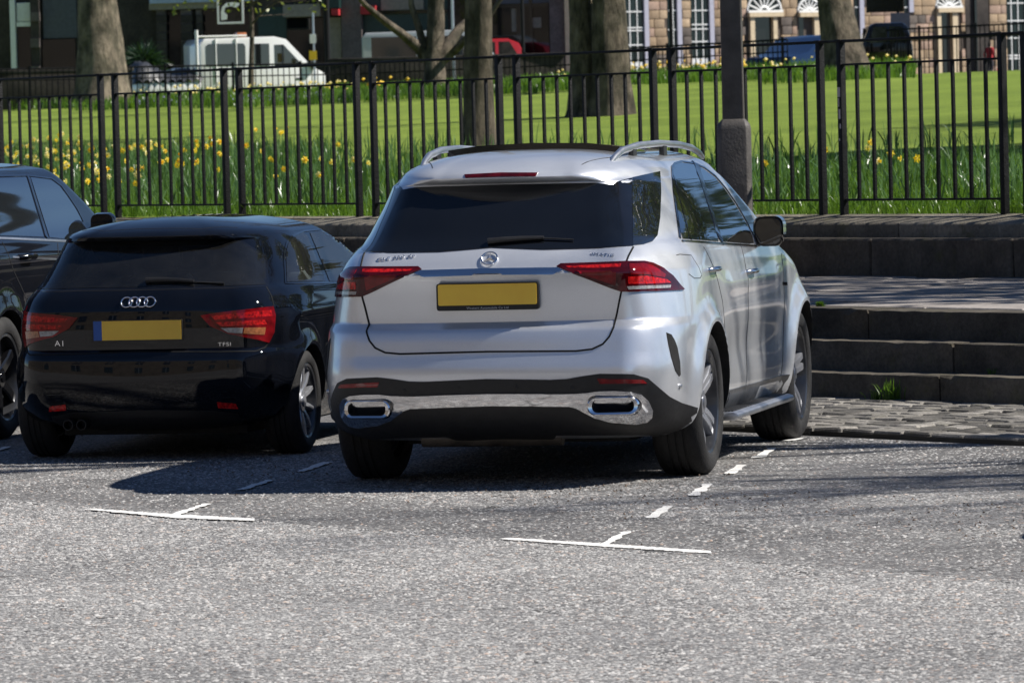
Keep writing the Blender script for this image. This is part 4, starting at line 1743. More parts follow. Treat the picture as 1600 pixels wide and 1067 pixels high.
KAfull = KA
ipoly = lambda pts: [(KA.cast(q, 'view')[0][1], KA.cast(q, 'view')[0][2]) for q in pts]
AS1 = [(448, 440.5), (446.5, 396), (450, 381), (457, 372), (473, 364.5), (480, 369), (507.5, 439.5)]
AS2 = [(484, 364), (500, 361.8), (515, 362.5), (530, 369), (545, 380), (560, 394), (578, 415), (590, 430), (590, 441), (515, 440)]
side1, side2 = ipoly(AS1), ipoly(AS2)
gq = [KA.cast(q, 'view')[0] for q in ((413, 400), (414.5, 425), (415, 445), (380, 446.5), (320, 447))]
RWP = [(0, 1.252), (.35, 1.25), (.50, 1.245), (.535, 1.22)] + [(q[0], q[2]) for q in gq] + [(0, gq[-1][2])]
WSP = [(-.56, 2.16), (.56, 2.16), (.66, 2.86), (-.66, 2.86)]


def shrink(poly, k):
    cx, cy = sum(q[0] for q in poly) / len(poly), sum(q[1] for q in poly) / len(poly)
    return [(cx + (x - cx) * k, cy + (y - cy) * k) for x, y in poly]


full = RWP + [(-x, z) for x, z in RWP[::-1]]
rw_s, ws_s, s1_s, s2_s = shrink(full, .93), shrink(WSP, .93), shrink(side1, .88), shrink(side2, .88)
bm = bmesh.new()
bm.from_mesh(me)
kill = []
for f_ in bm.faces:
    c = f_.calc_center_median()
    if (c.y < .8 and pip((c.x, c.z), rw_s)) or (c.y > 2 and c.z > .95 and pip((c.x, c.y), ws_s)) or (abs(c.x) > .45 and (pip((c.y, c.z), s1_s) or pip((c.y, c.z), s2_s))):
        kill.append(f_)
bmesh.ops.delete(bm, geom=kill, context='FACES')
bm.to_mesh(me)
bm.free()
link('body', me, HAT)
m, t, b = nt('clear_glass')
fr_ = node(t, 'ShaderNodeFresnel')
fr_.inputs['IOR'].default_value = 1.75
tr_ = node(t, 'ShaderNodeBsdfTransparent')
t.links.new(ramp(t, noise(t, pos_coord(t), 4.0), [(.3, (.50, .56, .55)), (.7, (.58, .63, .62))]), tr_.inputs['Color'])
gl_ = node(t, 'ShaderNodeBsdfGlossy')
gl_.inputs['Roughness'].default_value = .02
mx_ = node(t, 'ShaderNodeMixShader')
t.links.new(fr_.outputs[0], mx_.inputs[0])
t.links.new(tr_.outputs[0], mx_.inputs[1])
t.links.new(gl_.outputs[0], mx_.inputs[2])
df_ = node(t, 'ShaderNodeBsdfDiffuse')
df_.inputs['Color'].default_value = (.42, .42, .40, 1)
md_ = node(t, 'ShaderNodeMixShader')
t.links.new(mathn(t, 'MULTIPLY', noise(t, pos_coord(t), 6.0, 6.0, .7), .045), md_.inputs[0])
t.links.new(mx_.outputs[0], md_.inputs[1])
t.links.new(df_.outputs[0], md_.inputs[2])
t.links.new(md_.outputs[0], t.nodes['Material Output'].inputs['Surface'])
CLEARG = m
# cabin
CLOTH = pm('seat_cloth', (.045, .047, .052), .85, var=.15, vs=30)
CLOTHL = pm('seat_piping', (.30, .30, .31), .8, var=.1)


def seat(x):
    st_ = MB().prism(rrect(-.23, .0, .23, .62, .09, 4), (1, 0, 0), (0, .22, .976), (0, 1, 0), .13, (x, 1.62, .42)).build('seat', CLOTH, HAT, bevel=.03)
    MB().prism(rrect(-.12, 0, .12, .17, .05, 4), (1, 0, 0), (0, .1, .995), (0, 1, 0), .09, (x, 1.79, 1.06)).build('headrest', CLOTH, st_, bevel=.02)
    MB().tube([(x + .235, 1.66, .50), (x + .235, 1.76, .95), (x + .18, 1.77, 1.03)], .014, 6).build('seat_edge', CLOTHL, st_, smooth=True)
    MB().prism(rrect(-.23, 0, .23, .5, .06, 3), (1, 0, 0), (0, 1, .05), (0, 0, 1), .14, (x, 1.70, .30)).build('cushion', CLOTH, st_, bevel=.03)


seat(.36)
seat(-.36)
MB().prism(rrect(-.58, .0, .58, .55, .08, 4), (1, 0, 0), (0, .25, .97), (0, 1, 0), .12, (0, .62, .36)).build('rear_bench', CLOTH, HAT, bevel=.03)
for x in (.32, -.32):
    MB().prism(rrect(-.11, 0, .11, .10, .04, 3), (1, 0, 0), (0, .1, .995), (0, 1, 0), .07, (x, .79, .90)).build('rear_headrest', CLOTH, HAT, bevel=.02)
MB().box((-.62, 2.42, .60), (.62, 2.75, .90)).build('dashboard', PLAST, HAT, bevel=.04)
MB().tube([np.array([.36, 2.34, .86]) + np.array([.18 * math.cos(q), -.05 * math.sin(q), .18 * math.sin(q)]) for q in np.linspace(0, 6.283, 25)], .014, 8, cap=False).build('steering_wheel', PLAST, HAT, smooth=True)
MB().box((-.11, 2.18, 1.20), (.11, 2.21, 1.26)).build('rear_view_mirror', PLAST, HAT, bevel=.01)
KA.line('window_border', RWP + [], .05, GLOSSB, 'rear', .0025, .03, 'copy')
KA.line('window_border', [(.545, 2.16), (-.545, 2.16)], .06, GLOSSB, 'top', .002, .05)
KA.patch('rear_window', RWP, CLEARG, 'rear', off=.0045, mirror='join', step=.03, depth=.002)
lp = [(313, 493), (342, 488.5), (385, 483.5), (426, 479), (429.6, 493), (427.5, 519), (419.5, 535.5), (403, 531), (356, 521.5), (328, 509.5)]
LB = KA.patch('tail_lamp', lp, REDL, off=.008, mirror='copy', step=5, depth=.012)
lamp_bits(KA, [(330, 494), (385, 488), (422, 484.5), (424, 494), (385, 497), (336, 500)], REDB, .0095, LB)
lamp_bits(KA, [(338, 504), (412, 500), (416, 507), (345, 510)], REDB, .0095, LB)
lamp_bits(KA, [(345, 512.5), (380, 512), (378, 520.5), (357, 519.5)], CLEARL, .0097, LB, 'reversing_lamp')
lamp_bits(KA, [(382, 512), (414, 511.5), (412, 523), (380, 521)], AMBERL, .0097, LB, 'indicator_lamp')
KA.line('tailgate_gap', [(419, 536), (414, 543), (400, 548.5), (340, 549.6), (None, 549.6)], .010, GAPM, off=.002, mirror='join')
KA.line('tailgate_gap', [(415.5, 447), (424, 462), (428, 479)], .007, GAPM, off=.0015, mirror='join')
KA.patch('reflector', [(339, 628), (368, 630.5), (372, 638), (341, 637)], REDB, off=.005, mirror='copy', step=4)
KA.patch('bumper_insert', [(None, 640), (330, 641), (372, 646), (380, 660), (330, 668), (None, 669)], PLAST, off=.005, mirror='join', step=6)
hp, npl = KA.cast((217, 516), 'view')
pz, py = hp[2], KA.cast((0.0, hp[2]), 'rear')[0][1] - .012
pf = MB().prism(rrect(-.268, pz - .060, .268, pz + .060, .008, 2), (1, 0, 0), (0, 0, 1), (0, 1, 0), .02, (0, py, 0)).build('number_plate', PLAST, HAT)
MB().box((-.212, py - .003, pz - .055), (.262, py - .0005, pz + .055)).build('plate_face', PLATEY, pf)
MB().box((-.262, py - .003, pz - .055), (-.2125, py - .0005, pz + .055)).build('plate_band', PLATEB, pf)
h, n = KA.cast((217, 472.5), 'view')
ex = np.array([1.0, 0, 0])
ey = np.cross(n, ex)
ey /= np.linalg.norm(ey)
bd = None
for i in range(4):
    c = np.array([(i - 1.5) * .046, h[1], h[2]]) + n * .006
    o = MB().tube([c + (ex * math.cos(t) * 1.03 + ey * math.sin(t)) * .0315 for t in np.linspace(0, 2 * math.pi, 33)], .0042, 7, cap=False).build('badge_ring', CHROME, HAT, smooth=True, angle=60)
KA.text('lettering', 'A1', (94, 537), .045, CHROME, sx=1.2)
KA.text('lettering', 'TFSI', (351, 538), .030, CHROME, sx=1.35)
wp = [KA.cast(q, 'view') for q in ((229, 441), (255, 440), (282, 441), (303, 442.5))]
wi = MB().tube([p_[0] + p_[1] * .018 for p_ in wp], [.016, .014, .012, .010], 8).build('wiper', PLAST, HAT, smooth=True)
wp = [KA.cast(q, 'view') for q in ((300, 442.5), (325, 443.4), (351, 444.4))]
MB().tube([p_[0] + p_[1] * .012 for p_ in wp], .005, 6).build('wiper_blade', PLAST, wi, smooth=True)
KA.patch('side_window', AS1, CLEARG, off=.003, mirror='copy', step=4)
KA.patch('door_window', AS2, CLEARG, off=.003, mirror='copy', step=4)
KA.line('window_trim', [(590, 443), (515, 442), (446, 443), (443.6, 396), (448, 379), (457, 369), (474, 361.5), (500, 358.8), (516, 359.5), (532, 366), (548, 377.5), (570, 398), (592, 425)], .014, GLOSSB, off=.004, mirror='copy', step=4)
KA.line('shoulder_line', [(432, 479.5), (470, 477), (528, 474.5)], .012, BLACKP, off=.006, mirror='copy', step=5)
KA.patch('windscreen', WSP, CLEARG, 'top', off=.003, step=.1)
KA.line('door_gap', [(1.56, .97), (1.54, .7), (1.50, .32)], .006, GAPM, 'side', .001, .04, 'copy')
KA.line('spoiler_gap', [(.0, .40), (.30, .42), (.47, .56)], .005, GAPM, 'top', .001, .04, 'join')
for x in (-.44, -.36):
    MB().lathe([(-.09, .030), (-.0, .030), (.0, .026), (-.1, .026)], 20, axis='x', closed=True).build('exhaust_pipe', PLAST, HAT, smooth=True, angle=40).matrix_local = \
        Matrix.Translation((x, .06, .215)) @ Matrix.Rotation(-math.pi / 2, 4, 'Z')
for s in (1, -1):
    vs_ = []
    o2_ = rrect(-.07, -.06, .07, .06, .04, 3)
    for (dy, sc_) in ((-.04, .9), (0, 1.), (.05, .7), (.07, .3)):
        vs_ += [(s * (.93 + a * sc_), 2.22 + dy, .99 + b2 * sc_) for a, b2 in o2_]
    n_ = len(o2_)
    fs_ = [(i * n_ + j, i * n_ + (j + 1) % n_, (i + 1) * n_ + (j + 1) % n_, (i + 1) * n_ + j) for i in range(3) for j in range(n_)] + [tuple(range(n_))[::-1], tuple(range(3 * n_, 4 * n_))]
    MB().add(vs_, fs_).build('wing_mirror', BLACKP, HAT, smooth=True, angle=50)
W2 = wheel_meshes('hatch', .305, .215, .215, 'spoke10')
for y in (.665, 3.134):
    for s in (1, -1):
        put_wheel(W2, HAT, s * .742, y, .305, 0, .2)
MB().box((-.55, .35, .14), (.55, 3.6, .24)).build('underbody', UNDER, HAT)

# ------------------------------------------------------------------ the black off-roader
RL = (-5.20, 4.17, 0.0)
RW = [(.965, .385), (3.888, .385)]
fr = flare(RW, 0.022, .435, .07)


def rr_mod(p):
    x, y, z = p
    d = fr(p)
    if x > .5 and .8 < y < 4.2:
        d += .010 * math.exp(-((z - 1.13) / .03) ** 2)
    return (x + d, y, z)


rk = [(.26, .30, 4.55, .86, .28, .4, .40, .5), (.40, .06, 4.75, .95, .28, .42, .42, .55), (.60, .0, 4.84, .972, .26, .42, .42, .6), (.90, .02, 4.84, .978, .26, .45, .42, .6),
      (1.05, .045, 4.70, .975, .27, .5, .42, .6), (1.12, .06, 4.40, .968, .28, .52, .42, .6), (1.18, .075, 4.0, .958, .28, .55, .42, .5), (1.235, .10, 3.85, .940, .28, .6, .4, .45),
      (1.26, .115, 3.78, .925, .28, .6, .4, .42), (1.45, .22, 3.40, .865, .26, .6, .38, .4), (1.62, .33, 3.03, .805, .25, .55, .36, .4), (1.655, .32, 2.96, .775, .24, .5, .36, .4), (1.675, .34, 2.92, .745, .24, .5, .34, .4)]
V, F_ = ring_body(rk, .07, (.9, 2.4), ([.2, 1.7], [.04, .05]), rr_mod, dz=.03)
ORR = empty('parked_car', RL)
tag(ORR, 'large black off-roader with tall side windows parked beside the black hatchback', 'car', 'cars parked in the bays')
me = cut_arches(V, F_, RW, .425, .58, DARKP, UNDER)
KR = Kit(me, RL, ORR)
link('body', me, ORR)
KR.patch('door_window', [(-30, 280), (0, 279), (40.5, 277.5), (68, 370.5), (4, 368), (-26, 367)], GLASS2, off=.003, step=5, mirror='copy')
KR.patch('door_window', [(47.5, 277.5), (80, 282), (92, 291), (103, 305), (116, 324), (125, 340), (131.5, 358), (132, 374), (92.7, 372.5), (77, 371)], GLASS2, off=.003, step=5, mirror='copy')
KR.line('door_pillar', [(44, 276.5), (73, 372)], .05, GLOSSB, off=.005, mirror='copy')
KR.line('window_trim', [(-30, 372), (4, 372.5), (75, 375.5), (133, 378.5)], .018, ALU, off=.004, mirror='copy')
KR.line('roof_trim', [(-30, 276), (42, 274.5), (80, 279), (95, 290), (106, 305), (120, 326), (130, 346)], .014, GLOSSB, off=.004, mirror='copy')
KR.line('door_gap', [(3, 378), (12, 395), (22, 425), (34, 450), (46, 478)], .008, GAPM, off=.0015, mirror='copy')
KR.line('door_gap', [(90, 380), (93, 420), (94, 470)], .008, GAPM, off=.0015, mirror='copy')
KR.line('crease_glint', [(20, 401.5), (60, 403.5), (112, 406.5)], .014, ALU, off=.001, mirror='copy')  # bright strip stands in for the highlight along the door crease
h, n = KR.cast((40, 401), 'view')
for s in (1, -1):
    MB().tube([(s * (h[0] - .01), h[1] - .12, h[2]), (s * (h[0] + .03), h[1] - .09, h[2]), (s * (h[0] + .035), h[1] + .09, h[2]), (s * (h[0] - .01), h[1] + .12, h[2])], .02, 10).build('door_handle', GLOSSB, ORR, smooth=True)
    c = (1.02, 2.98, 1.29)
    vs_ = []
    o2_ = rrect(-.085, -.09, .085, .085, .05, 4)
    for (dy, sc_) in ((-.05, .9), (0, 1.), (.06, .8), (.09, .35)):
        vs_ += [(s * (c[0] + a * sc_), c[1] + dy, c[2] + b2 * sc_) for a, b2 in o2_]
    n_ = len(o2_)
    fs_ = [(i * n_ + j, i * n_ + (j + 1) % n_, (i + 1) * n_ + (j + 1) % n_, (i + 1) * n_ + j) for i in range(3) for j in range(n_)] + [tuple(range(n_))[::-1], tuple(range(3 * n_, 4 * n_))]
    mo = MB().add(vs_, fs_).build('wing_mirror', DARKP, ORR, smooth=True, angle=50)
    MB().tube([(s * .90, 3.05, 1.26), (s * .99, 3.0, 1.27)], .025, 8).build('mirror_arm', GLOSSB, mo, smooth=True)
    KRm = None
KR.patch('rear_window', [(-.66, 1.28), (.66, 1.28), (.58, 1.60), (-.58, 1.60)], GLASS, 'rear', off=.003, step=.06)
KR.patch('tail_lamp', [(.62, .95), (.86, .95), (.84, 1.16), (.64, 1.16)], REDL, 'rear', off=.006, step=.04, mirror='copy')
W3 = wheel_meshes('offroad', .385, .275, .270, 'spoke5')
for y in (.965, 3.888):
    for s in (1, -1):
        put_wheel(W3, ORR, s * .848, y, .385, 0, .5)
MB().box((-.6, .6, .22), (.6, 4.4, .32)).build('underbody', UNDER, ORR)

# ------------------------------------------------------------------ lamp post on the raised pavement
lpp = at_n(1150, 340, 10.98)
LPX = (float(lpp[0]), float(lpp[1]), 0.605)
LAMP = empty('lamp_post', LPX, math.radians(8))
tag(LAMP, 'square dark lamp post with a thicker base standing in front of the railings', 'lamp post')
POSTP = pm('lamp_post_paint', (0.085, 0.076, 0.068), .6, var=.2, vs=6, bmp=.25, bs=50)
zs_ = float(at_n(1150, 190, 10.98)[2]) - .605


def sq(w, z, ch=.0):
    c = w / 2
    k = c * (1 - ch)
    return [(c, -k, z), (c, k, z), (k, c, z), (-k, c, z), (-c, k, z), (-c, -k, z), (-k, -c, z), (k, -c, z)]


def stack(secs):
    mb = MB()
    v = [p_ for s_ in secs for p_ in s_]
    f = [(i * 8 + j, i * 8 + (j + 1) % 8, (i + 1) * 8 + (j + 1) % 8, (i + 1) * 8 + j) for i in range(len(secs) - 1) for j in range(8)]
    f += [tuple(range(8))[::-1], tuple(range((len(secs) - 1) * 8, len(secs) * 8))]
    return mb.add(v, f)


stack([sq(.275, 0, .25), sq(.275, zs_ - .06, .25), sq(.255, zs_ - .02, .25), sq(.185, zs_ + .02, .12)]).build('post_base', POSTP, LAMP, bevel=.006)
stack([sq(.178, zs_ + .015, .1), sq(.15, 6.2, .1)]).build('shaft', POSTP, LAMP, bevel=.004)
MB().tube([(0, 0, 6.15), (0, -.5, 6.5), (0, -1.2, 6.6)], .04, 10).build('arm', POSTP, LAMP, smooth=True)
MB().box((-.12, -1.75, 6.55), (.12, -1.15, 6.66)).build('lantern', POSTP, LAMP, bevel=.03)
MB().box((-.08, -.1395, .25), (.08, -.137, .75)).build('access_door', POSTP, LAMP)

# ------------------------------------------------------------------ trees
def bark(name, c1, c2, sc=5.0):
    m, t, b = nt(name)
    p = pos_coord(t, (1, 1, .35))
    f = noise(t, p, sc, 8.0, .7)
    c = ramp(t, f, [(.3, c1), (.72, c2)])
    blot = ramp(t, noise(t, pos_coord(t), 2.2, 5.0, .6), [(.4, (.35, .37, .32)), (.62, (1.1, 1.05, 1.0))])
    t.links.new(mixc(t, .8, c, blot, 'MULTIPLY'), b.inputs['Base Color'])
    b.inputs['Roughness'].default_value = .9
    b.inputs['Specular IOR Level'].default_value = .2
    bump(t, b, noise(t, p, sc * 2.2, 8.0, .75), 1.0, .12)
    return m


BARK = bark('bark', (.04, .034, .027), (.30, .255, .20), 7.0)
BARKP = bark('plane_bark', (.06, .052, .04), (.36, .31, .235), 4.0)
TWIG = pm('twigs', (.085, .065, .05), .9, var=.2)


def trunk_tube(mb, pts, rad, seg, seed, lump=.06):
    """a tube with an uneven, lumpy skin"""
    k = len(mb.v)
    mb.tube(pts, rad, seg)
    rg_ = random.Random(seed)
    ph = [rg_.uniform(0, 6.28) for _ in range(6)]
    n = len(pts)
    for i in range(n):
        c = np.asarray(pts[i], float)
        for j in range(seg):
            v = np.array(mb.v[k + i * seg + j])
            t = 2 * math.pi * j / seg
            s_ = 1 + lump * (math.sin(2 * t + ph[0] + i * .35) + .7 * math.sin(3 * t + ph[1] - i * .5) + .6 * math.sin(5 * t + ph[2] + i * .9)) + lump * .8 * rg_.uniform(-1, 1)
            mb.v[k + i * seg + j] = tuple(c + (v - c) * s_)


def tree(base, r0, hgt, lean, seed, label, mat=BARK, limbs=(), crown=True, nb=9, start=.35, spread=1.0, flare_=1.45, group='trees in the garden', depth=3):
    rg_ = random.Random(seed)
    base = np.asarray(base, float) - np.array([0, 0, .22])
    root = empty('tree', base - np.array([0, 0, .1]))
    tag(root, label, 'tree', group)
    tm, cm = MB(), MB()
    n = 26
    pts, rad = [], []
    wob = [rg_.uniform(-.25, .25) for _ in range(4)]
    for i in range(n):
        s_ = i / (n - 1)
        p_ = np.array([lean[0] * s_ + .22 * math.sin(3 * s_ + wob[0]) * s_ * wob[1] * 4, lean[1] * s_ + .2 * math.sin(4 * s_ + wob[2]) * s_, hgt * s_ ** 1.15])
        pts.append(p_)
        rad.append(r0 * ((1 - .78 * s_) + (flare_ - 1) * math.exp(-p_[2] / (r0 * 1.3))))
    trunk_tube(tm, pts, rad, 20, seed)

    def branch(p, d, L, r, dep, mb):
        m_ = 5
        q, rr = [p], [r]
        dd = d
        for i in range(m_):
            dd = dd + np.array([rg_.uniform(-.28, .28), rg_.uniform(-.28, .28), rg_.uniform(-.12, .26)])
            dd /= np.linalg.norm(dd)
            q.append(q[-1] + dd * L / m_)
            rr.append(r * (1 - .72 * (i + 1) / m_))
        mb.tube(q, rr, 8 if dep == 1 else (5 if dep == 2 else 3), cap=False)
        if dep < depth + 1:
            for c_ in range(rg_.randint(5, 7) if dep < 3 else rg_.randint(4, 6)):
                i = rg_.randint(1, m_)
                nd = dd + np.array([rg_.uniform(-1, 1), rg_.uniform(-1, 1), rg_.uniform(-.4, .8)]) * .9
                nd /= np.linalg.norm(nd)
                branch(q[i], nd, L * rg_.uniform(.45, .68), max(rr[i] * .62, .006), dep + 1, cm)
    for (pl, rl) in limbs:
        trunk_tube(tm, [np.asarray(q, float) - base for q in pl], rl, 10, seed + 5, .03)
        q = [np.asarray(x, float) - base for x in pl]
        if crown:
            branch(q[-1], (q[-1] - q[-2]) / np.linalg.norm(q[-1] - q[-2]), 3.0, rl[-1], 2, cm)
    if crown:
        for b_ in range(nb):
            s_ = start + (1 - start) * (b_ + rg_.random()) / nb
            i = min(n - 1, int(s_ * (n - 1)))
            az = rg_.uniform(0, 6.28)
            d = np.array([math.cos(az) * spread, math.sin(az) * spread, rg_.uniform(.35, 1.0)])
            d /= np.linalg.norm(d)
            branch(pts[i], d, hgt * rg_.uniform(.28, .42) * (1.15 - .5 * s_), rad[i] * .55, 1, tm if False else cm)
    tm.v = [(x, y, z + .1) for x, y, z in tm.v]
    tm.build('trunk', mat, root, smooth=True, angle=70)
    if crown:
        o = mesh('crown', [(x, y, z + .1) for x, y, z in cm.v], cm.f, TWIG, root, smooth=True)
    return root


def lw(u, v):
    p_ = at_lawn(u, v)
    return p_


tb = at_depth(161, 150, 146.0)
tree((tb[0], tb[1], 2.85), .70, 17, (-.6, .3), 1, 'massive pale plane trunk with knots rising behind the end of the railings', BARKP, nb=9, start=.4)
tb = at_depth(677, 138, 136.0)


def dz_(u, v, Z):
    return at_depth(u, v, Z)


ZT = 136.0
tree((tb[0], tb[1], 2.75), .29, 11, (.2, .2), 2, 'forked grey tree with low spreading limbs in front of the shop', BARK,
     limbs=[([dz_(668, 92, ZT), dz_(655, 75, ZT), dz_(630, 55, ZT - .5), dz_(600, 33, ZT - 1), dz_(570, 8, ZT - 1.5), dz_(555, -10, ZT - 2)], [.20, .16, .12, .10, .07, .05]),
            ([dz_(684, 98, ZT), dz_(700, 72, ZT), dz_(716, 48, ZT + .5), dz_(738, 28, ZT + 1), dz_(760, -15, ZT + 1)], [.20, .17, .14, .11, .08]),
            ([dz_(690, 96, ZT), dz_(712, 78, ZT), dz_(735, 55, ZT - 1), dz_(760, 35, ZT - 1)], [.13, .11, .09, .07]),
            ([dz_(664, 80, ZT), dz_(655, 45, ZT), dz_(643, 10, ZT), dz_(640, -20, ZT)], [.12, .10, .08, .06])], nb=5, start=.5)
tb = lw(748, 229)
tree((tb[0], tb[1], tb[2]), .235, 13, (.15, .2), 3, 'straight smooth tree trunk behind the railings beyond the silver car roof', BARK, nb=9, start=.35)
tb = lw(912, 181)
tree((tb[0], tb[1], tb[2]), .25, 13, (-.1, .3), 4, 'slimmer trunk of the pair growing side by side on the lawn', BARK, nb=7, start=.4, flare_=1.7)
tb = lw(955, 179)
tree((tb[0], tb[1], tb[2]), .34, 15, (-.1, .2), 5, 'thicker trunk of the pair growing side by side on the lawn', BARK, nb=9, start=.4, flare_=1.4)
tb = at_depth(1326, 104, 125.0)
tree((tb[0], tb[1], tb[2] - .1), .44, 15, (-2.2, .4), 6, 'leaning dark tree trunk on the far edge of the lawn before the parked blue car', BARK, nb=8, start=.4)
# trees that stand beside the view and throw the branch shadows
for i, (x, y, r, h_, ln) in enumerate(((11.2, 4.4, .30, 13, (-1.5, -.3)), (8.6, 15.5, .26, 12, (-.5, 0)), (15.5, 2.2, .28, 13, (-1.0, 0)))):
    n_ = x * NX[0] + y * NX[1]
    tree((x, y, lawn_z(n_) if n_ > 12 else .6), r, h_, ln, 20 + i, ['bare tree inside the garden beyond the steps, off the end of the railings', 'bare tree in the garden behind the end railing panel', 'bare street tree on the raised pavement past the steps'][i], BARK, nb=(7, 9, 9)[i], start=.3, depth=3)

# dense budding trees further along the garden, seen mirrored in the car windows
def leafy(x, y, r, h_, seed, label, cr, k=9000):
    n_ = x * NX[0] + y * NX[1]
    t_ = tree((x, y, lawn_z(n_)), r, h_, (.2, .2), seed, label, BARK, nb=9, start=.3, depth=2)
    g_ = np.random.default_rng(seed)
    d = g_.normal(0, 1, (k, 3))
    d /= np.linalg.norm(d, axis=1)[:, None]
    c = d * (g_.uniform(.25, 1, k) ** .5)[:, None] * np.array([cr, cr, h_ * .42]) + np.array([0, 0, h_ * .62])
    keep = np.sin(c[:, 0] * 2.1) * np.sin(c[:, 2] * 1.7 + c[:, 1] * 1.3) > -.3
    c = c[keep]
    a = g_.normal(0, .09, c.shape)
    b2 = g_.normal(0, .09, c.shape)
    V = np.stack([c - a, c + b2, c + a, c - b2], 1).reshape(-1, 3)
    F2 = [(4 * i, 4 * i + 1, 4 * i + 2, 4 * i + 3) for i in range(len(c))]
    tag(mesh('leaves', V, F2, MATS.get('bud_leaf') or leaf_mat('bud_leaf', (.045, .06, .015), (.13, .15, .03), .35, 1.5), t_), kind='stuff')


leafy(8.8, 12.2, .26, 11, 44, 'budding tree just inside the garden above the raised pavement', 3.0, 3600)
leafy(6.5, 34, .3, 12, 41, 'leafy budding tree in the garden beyond the end railing panel', 3.2)
leafy(11, 47, .35, 14, 42, 'tall leafy tree further back in the garden beside the lawn', 3.8)
leafy(13.5, 27, .3, 12, 43, 'broad leafy tree in the garden past the bare trees', 3.5)
# one more car further along the bays
def copy_tree(o, parent=None):
    c = o.copy()
    col.objects.link(c)
    c.parent = parent
    for ch in [q for q in bpy.data.objects if q.parent is o]:
        copy_tree(ch, c)
    return c


c4 = copy_tree(ORR)
c4.location = (5.55, -3.85, 0)
tag(c4, 'black off-roader parked alone in the bay past the steps', 'car', 'cars parked in the bays')

# ------------------------------------------------------------------ terrace across the street, behind the viewer
BK = empty('terrace_building', an(0, -32, 0))
tag(BK, 'sunlit sandstone terrace across the street facing the parked cars', 'building')


def build_back():
    SAND = stone_mat('terrace_stone', (.13, .11, .09), (.24, .205, .165), .8, bmp=.3, rnd=.05)
    MB().box((-60, -44, 0), (70, -32, 13.5), WALLAX).build('wall', SAND)
    for r_ in range(3):
        for i in range(24):
            a = -54 + i * 5
            w_ = MB().box((a, -31.99, 1.2 + 4 * r_), (a + 1.3, -31.95, 3.6 + 4 * r_), WALLAX).build('window', GLASS2)
            fr2 = MB().box((a + .60, -31.949, 1.2 + 4 * r_), (a + .68, -31.92, 3.6 + 4 * r_), WALLAX).build('glazing_bar', PLAST if (i + r_) % 3 == 0 else ALU)


rel(BK, build_back)

# ================================================================== FAR SIDE OF THE GARDEN
FH = np.array([-math.sin(YAW), math.cos(YAW), 0.0])     # level view direction
RH = np.array([math.cos(YAW), math.sin(YAW), 0.0])
STREET = 2.6
far = mesh('far_street', [an(-220, 66, STREET + .01), an(140, 66, STREET + .01), an(140, 300, STREET + .01), an(-220, 300, STREET + .01)], [(0, 1, 2, 3)], pm('far_asphalt', (.09, .09, .09), .85))
tag(far, kind='structure')

# long grass and flowers along the far edge of the lawn
rg = np.random.default_rng(5)


def edge_v(u):
    return np.interp(u, [-60, 200, 520, 700, 900, 1000, 1200, 1420, 1660], [160, 160, 152, 142, 132, 126, 118, 112, 118])


def far_points(cnt, u0, u1, dv0, dv1):
    u = rg.uniform(u0, u1, cnt)
    v = np.array([edge_v(q) for q in u]) + rg.uniform(dv0, dv1, cnt)
    P = np.array([at_lawn(a, b_) for a, b_ in zip(u, v)])
    P[:, 2] -= .03
    return P


ps = np.concatenate([far_points(9000, -40, 560, -6, 12), far_points(4500, 560, 900, -4, 10), far_points(3000, 960, 1200, -5, 7), far_points(3200, 1190, 1430, -6, 12)])
tag(blades('far_long_grass', ps, rg.uniform(.18, .42, len(ps)), .035, .35, GRASS, 8), 'long grass along the far edge of the lawn', 'grass', kind='stuff')


def flecks(name, P, size, mat, label):
    V, F2 = [], []
    for p_ in P:
        k = len(V)
        s_ = size * random.uniform(.6, 1.3)
        for d in ((1, 0, 0), (-1, 0, 0), (0, 1, 0), (0, -1, 0), (0, 0, .8), (0, 0, -.8)):
            V.append(p_ + np.array(d) * s_)
        F2 += [(k, k + 2, k + 4), (k + 2, k + 1, k + 4), (k + 1, k + 3, k + 4), (k + 3, k, k + 4), (k + 2, k, k + 5), (k + 1, k + 2, k + 5), (k + 3, k + 1, k + 5), (k, k + 3, k + 5)]
    tag(mesh(name, V, F2, mat), label, 'flowers', kind='stuff')


def lift(P, a, b_):
    P = P.copy()
    P[:, 2] += rg.uniform(a, b_, len(P))
    return P


flecks('far_daffodils', lift(np.concatenate([far_points(70, -40, 160, -8, 4), far_points(12, 560, 640, -4, 4), far_points(30, 960, 1170, -5, 3)]), .3, .5), .055, YEL, 'yellow daffodils far off at the edge of the lawn')
flecks('far_white_flowers', lift(np.concatenate([far_points(120, -40, 560, -5, 5), far_points(60, 860, 1170, -5, 3), far_points(25, 1180, 1430, -4, 4)]), .25, .45), .05, PALE, 'pale cream flowers far off at the edge of the lawn')
VIO = leaf_mat('violet_petal', (.20, .19, .42), (.33, .31, .55), .3, 9.0, .6)
flecks('far_violet_flowers', lift(far_points(420, 200, 520, 1, 9), .08, .2), .05, VIO, 'low violet blue flowers in the bed before the white truck')

